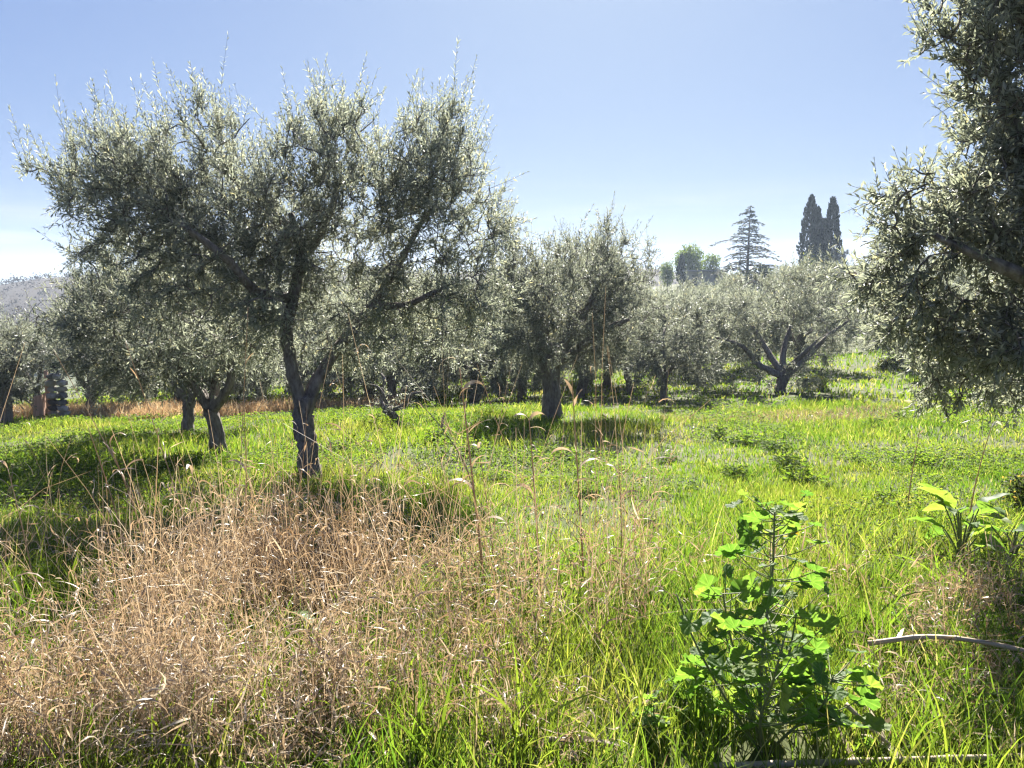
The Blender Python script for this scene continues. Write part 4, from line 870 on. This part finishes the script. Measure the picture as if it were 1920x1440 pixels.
def mallow(label, base, Y, H, R, n, seed, leaf=.075, yellow=0, lean=(0, 0), group=None):
    r = np.random.default_rng(seed); b = on_ground(*base)
    t = thing('mallow_plant', label, 'plant', b, group)
    stems = []; ns = 7 if H > .5 else 3
    for k in range(ns):
        a = k * 2.4 + r.normal(0, .3); h_ = H if k == 0 else H * r.uniform(.34, .66); o_ = np.array([lean[0], lean[1]]) if k == 0 else R * r.uniform(.35, .75) * np.array([math.cos(a), math.sin(a)])
        w_ = r.normal(0, .02, 4) * (H / .8)
        sp = spline([[0, 0, -.03], [o_[0] * .45 + w_[0], o_[1] * .45 + w_[1], h_ * .35], [o_[0] * .8 + w_[2], o_[1] * .8 + w_[3], h_ * .7], [o_[0], o_[1], h_]], 5); stems.append(sp)
        g = Geo(); tube(g, sp, np.linspace(.008 if k == 0 else .006, .003, len(sp)) * (H / .85) ** .4, 7, True, .06, seed); ob('stem', g.mesh('stem', M['mstem'], True), t)
    for k in range(n):
        q_ = 0 if k % 3 == 0 else 1 + k % (ns - 1); sp = stems[q_]; hh = sp[-1][2]
        f = r.uniform(.12, 1) if r.random() < .8 else r.uniform(.85, 1); c = np.array([np.interp(f, np.linspace(0, 1, len(sp)), sp[:, z_]) for z_ in range(3)])
        a = r.uniform(0, 6.28); d = np.array([math.cos(a), math.sin(a), 0]); reach = R * r.uniform(.18, .52) * (1.15 - .55 * f); e = c + d * reach + [0, 0, reach * r.uniform(.1, .9)]
        g = Geo(); pt = spline([c, c + d * reach * .5 + [0, 0, (e[2] - c[2]) * .35], e], 3); tube(g, pt, np.linspace(.0024, .0015, len(pt)), 5, False); ob('petiole', g.mesh('petiole', M['mstem'], True), t)
        yl = k in yellow if yellow else False
        lo = ob('leaf', MY if yl else ML[r.integers(0, 6)], t)
        if yl: lo['label'] = 'yellowed leaf'
        Nn = norm(np.array([.06, .55, .7]) + d * r.uniform(-.2, .6) + r.normal(0, .38, 3)); A = d + np.array([0, 0, r.uniform(-.6, .4)]) + r.normal(0, .3, 3)
        s_ = leaf * r.uniform(.55, 1.2) * (1.2 - .35 * f); orient(lo, e - norm(A) * s_ * .25, A, Nn, s_)
mallow('tall bright green mallow with round lobed leaves in the right foreground', (1432, 1405), 2.5, .86, .46, 185, 5, .050, (9, 14, 21), (.02, .05))
mallow('low young mallow with upright pale leaves at the lower left of the tall mallow', (1225, 1395), 2.75, .17, .12, 18, 6, .036)
mallow('small mallow seedling pressed against the left side of the tall mallow', (1305, 1345), 3.0, .26, .14, 30, 7, .04)
mallow('small mallow seedling beside the leaning cane, right of the tall mallow', (1635, 1410), 2.7, .10, .07, 9, 8, .03)

def broad_leaf_mesh(seed, mat):
    r = np.random.default_rng(seed); n = 8; V = []; 
    for k in range(n + 1):
        u = k / n; w_ = .24 * math.sin(math.pi * u ** .75) ** .8 + .0; z = -.35 * u * u + .02 * math.sin(k * 2.1 + seed)
        V += [[u, -w_, z + .10 * w_ / .24 + .02 * math.sin(k * 1.7)], [u, 0, z], [u, w_, z + .10 * w_ / .24 + .02 * math.cos(k * 1.9)]]
    F = []
    for k in range(n): o_ = 3 * k; F += [[o_, o_ + 3, o_ + 4, o_ + 1], [o_ + 1, o_ + 4, o_ + 5, o_ + 2]]
    return mesh_np('broad_leaf', V, [F], [mat], True)
BL = [broad_leaf_mesh(s, M['mallow']) for s in range(4)]
def broad_plant(label, base, Y, n, size, H, seed):
    r = np.random.default_rng(seed); b = on_ground(*base); t = thing('broad_leaved_plant', label, 'plant', b)
    for k in range(n):
        a = k * 2.399 + r.normal(0, .3); d = np.array([math.cos(a), math.sin(a), 0]); h_ = H * r.uniform(.35, 1); e = d * r.uniform(.05, .30) * H * 1.5 + [0, 0, h_]
        g = Geo(); pt = spline([[0, 0, -.02], e * [.3, .3, .5], e], 4); tube(g, pt, np.linspace(.006, .004, len(pt)), 6, False); ob('stem', g.mesh('stem', M['mstem'], True), t)
        lo = ob('leaf', BL[k % 4], t); orient(lo, e, d * .8 + [0, 0, r.uniform(-.2, .8)] + r.normal(0, .2, 3), norm(np.array([0, .55, .75]) - d * .3 + r.normal(0, .35, 3)), size * r.uniform(.7, 1.2))
broad_plant('broad-leaved green plant with large pointed leaves at the right edge', (1800, 1065), 4.6, 15, .21, .40, 41)
broad_plant('smaller broad-leaved plant cut by the right picture edge', (1895, 1060), 4.4, 9, .17, .30, 42)
broad_plant('single pale dock sprout standing in the dry grass mass', (600, 1240), 3.4, 2, .13, .28, 43)

# tall broad grass clumps
def grass_clump(label, base, Y, n, H, seed):
    r = np.random.default_rng(seed); b = on_ground(*base); t = thing('grass_clump', label, 'grass clump', b, 'broad grass clumps')
    for k in range(n):
        g = Geo(); ribbons(g, np.array([[r.normal(0, .05), r.normal(0, .05), -.02]]), np.array([H * r.uniform(.6, 1.15)]), np.array([r.uniform(.009, .015)]), r.uniform(0, 6.28, 1), r.uniform(.05, .35, 1), r.uniform(.1, 1.5, 1), 8, r.normal(0, .6, 1), r.normal(0, .5, 1), r=r)
        ob('blade', g.mesh('blade', M['grass']), t)
grass_clump('tall broad-bladed grass clump below the broad-leaved plant', (1790, 1120), 4.1, 18, .48, 1)
grass_clump('broad-bladed grass clump on the right between the mallow and the lying cane', (1640, 1190), 3.7, 14, .40, 2)
grass_clump('broad-bladed grass clump in the lower right corner below the lying cane', (1800, 1360), 2.8, 16, .36, 3)
grass_clump('broad-bladed grass clump at the bottom in front of the mallow', (1340, 1440), 2.5, 10, .30, 4)
grass_clump('long green grass clump at the bottom middle, left of the mallow', (980, 1400), 2.75, 22, .42, 5)
grass_clump('green grass clump growing through the dry grass at the bottom left', (480, 1420), 2.65, 14, .34, 6)
grass_clump('green grass clump at the bottom between the dry mass and the middle grass', (800, 1420), 2.6, 18, .36, 7)

# ------------------------------------------------------------------ fallen canes
def cane(label, pts, rad, seed):
    c = spline([np.array(p) for p in pts], 8); b = c[0].copy(); t = thing('dry_cane', label, 'cane', b); r = np.random.default_rng(seed)
    rr = np.full(len(c), rad) * np.linspace(1, .75, len(c)); rr = rr * (1 + .18 * (np.arange(len(c)) % 6 == 0))
    g = Geo(); tube(g, c - b, rr, 9, True, .05, seed); ob('stem', g.mesh('stem', M['cane'], True), t)
    g = Geo(); k = len(c) // 2
    ribbons(g, (c[[k, k + 3, 4]] - b), np.array([.16, .2, .12]), np.full(3, rad * 1.6), r.uniform(0, 6.28, 3), np.full(3, 1.3), r.normal(.4, .3, 3), 5, r.normal(0, .5, 3), r=r); ob('sheath', g.mesh('sheath', M['dry']), t)
OG = on_ground
cane('pale dry cane arching over the grass at the right and out of the picture', [OG(1628, 1206, .17), OG(1740, 1194, .24), OG(1850, 1205, .24), OG(2000, 1238, .17)], .0105, 1)
cane('thick dry cane lying along the bottom edge at the right', [OG(1330, 1437, .04), OG(1500, 1431, .05), OG(1720, 1424, .06), OG(1980, 1416, .05)], .0125, 2)
cane('dry cane slanting into the ground at the lower right of the mallow', [OG(1585, 1320, .16), OG(1640, 1372, .1), OG(1700, 1425, .03)], .0085, 3)
cane('short broken cane lying in the grass at the bottom middle', [OG(1025, 1386, .05), OG(1090, 1388, .06), OG(1152, 1398, .05)], .009, 4)

# ------------------------------------------------------------------ haze
m, nt, N, Lk = newmat('haze'); pv = N.new('ShaderNodeVolumePrincipled'); pv.inputs['Color'].default_value = (.66, .80, 1, 1); pv.inputs['Density'].default_value = .0005; pv.inputs['Anisotropy'].default_value = .2
o = N.new('ShaderNodeOutputMaterial'); Lk.new(pv.outputs[0], o.inputs['Volume'])
g = Geo(); zlo, zhi = -21.5, 44.; box(g, (0, 1500, (zlo + zhi) / 2), (6800, 4800, zhi - zlo))
hz_ = ob('haze', g.mesh('haze', m)); tag(hz_, 'thin pale haze over the grove and hills', 'haze', kind='stuff')
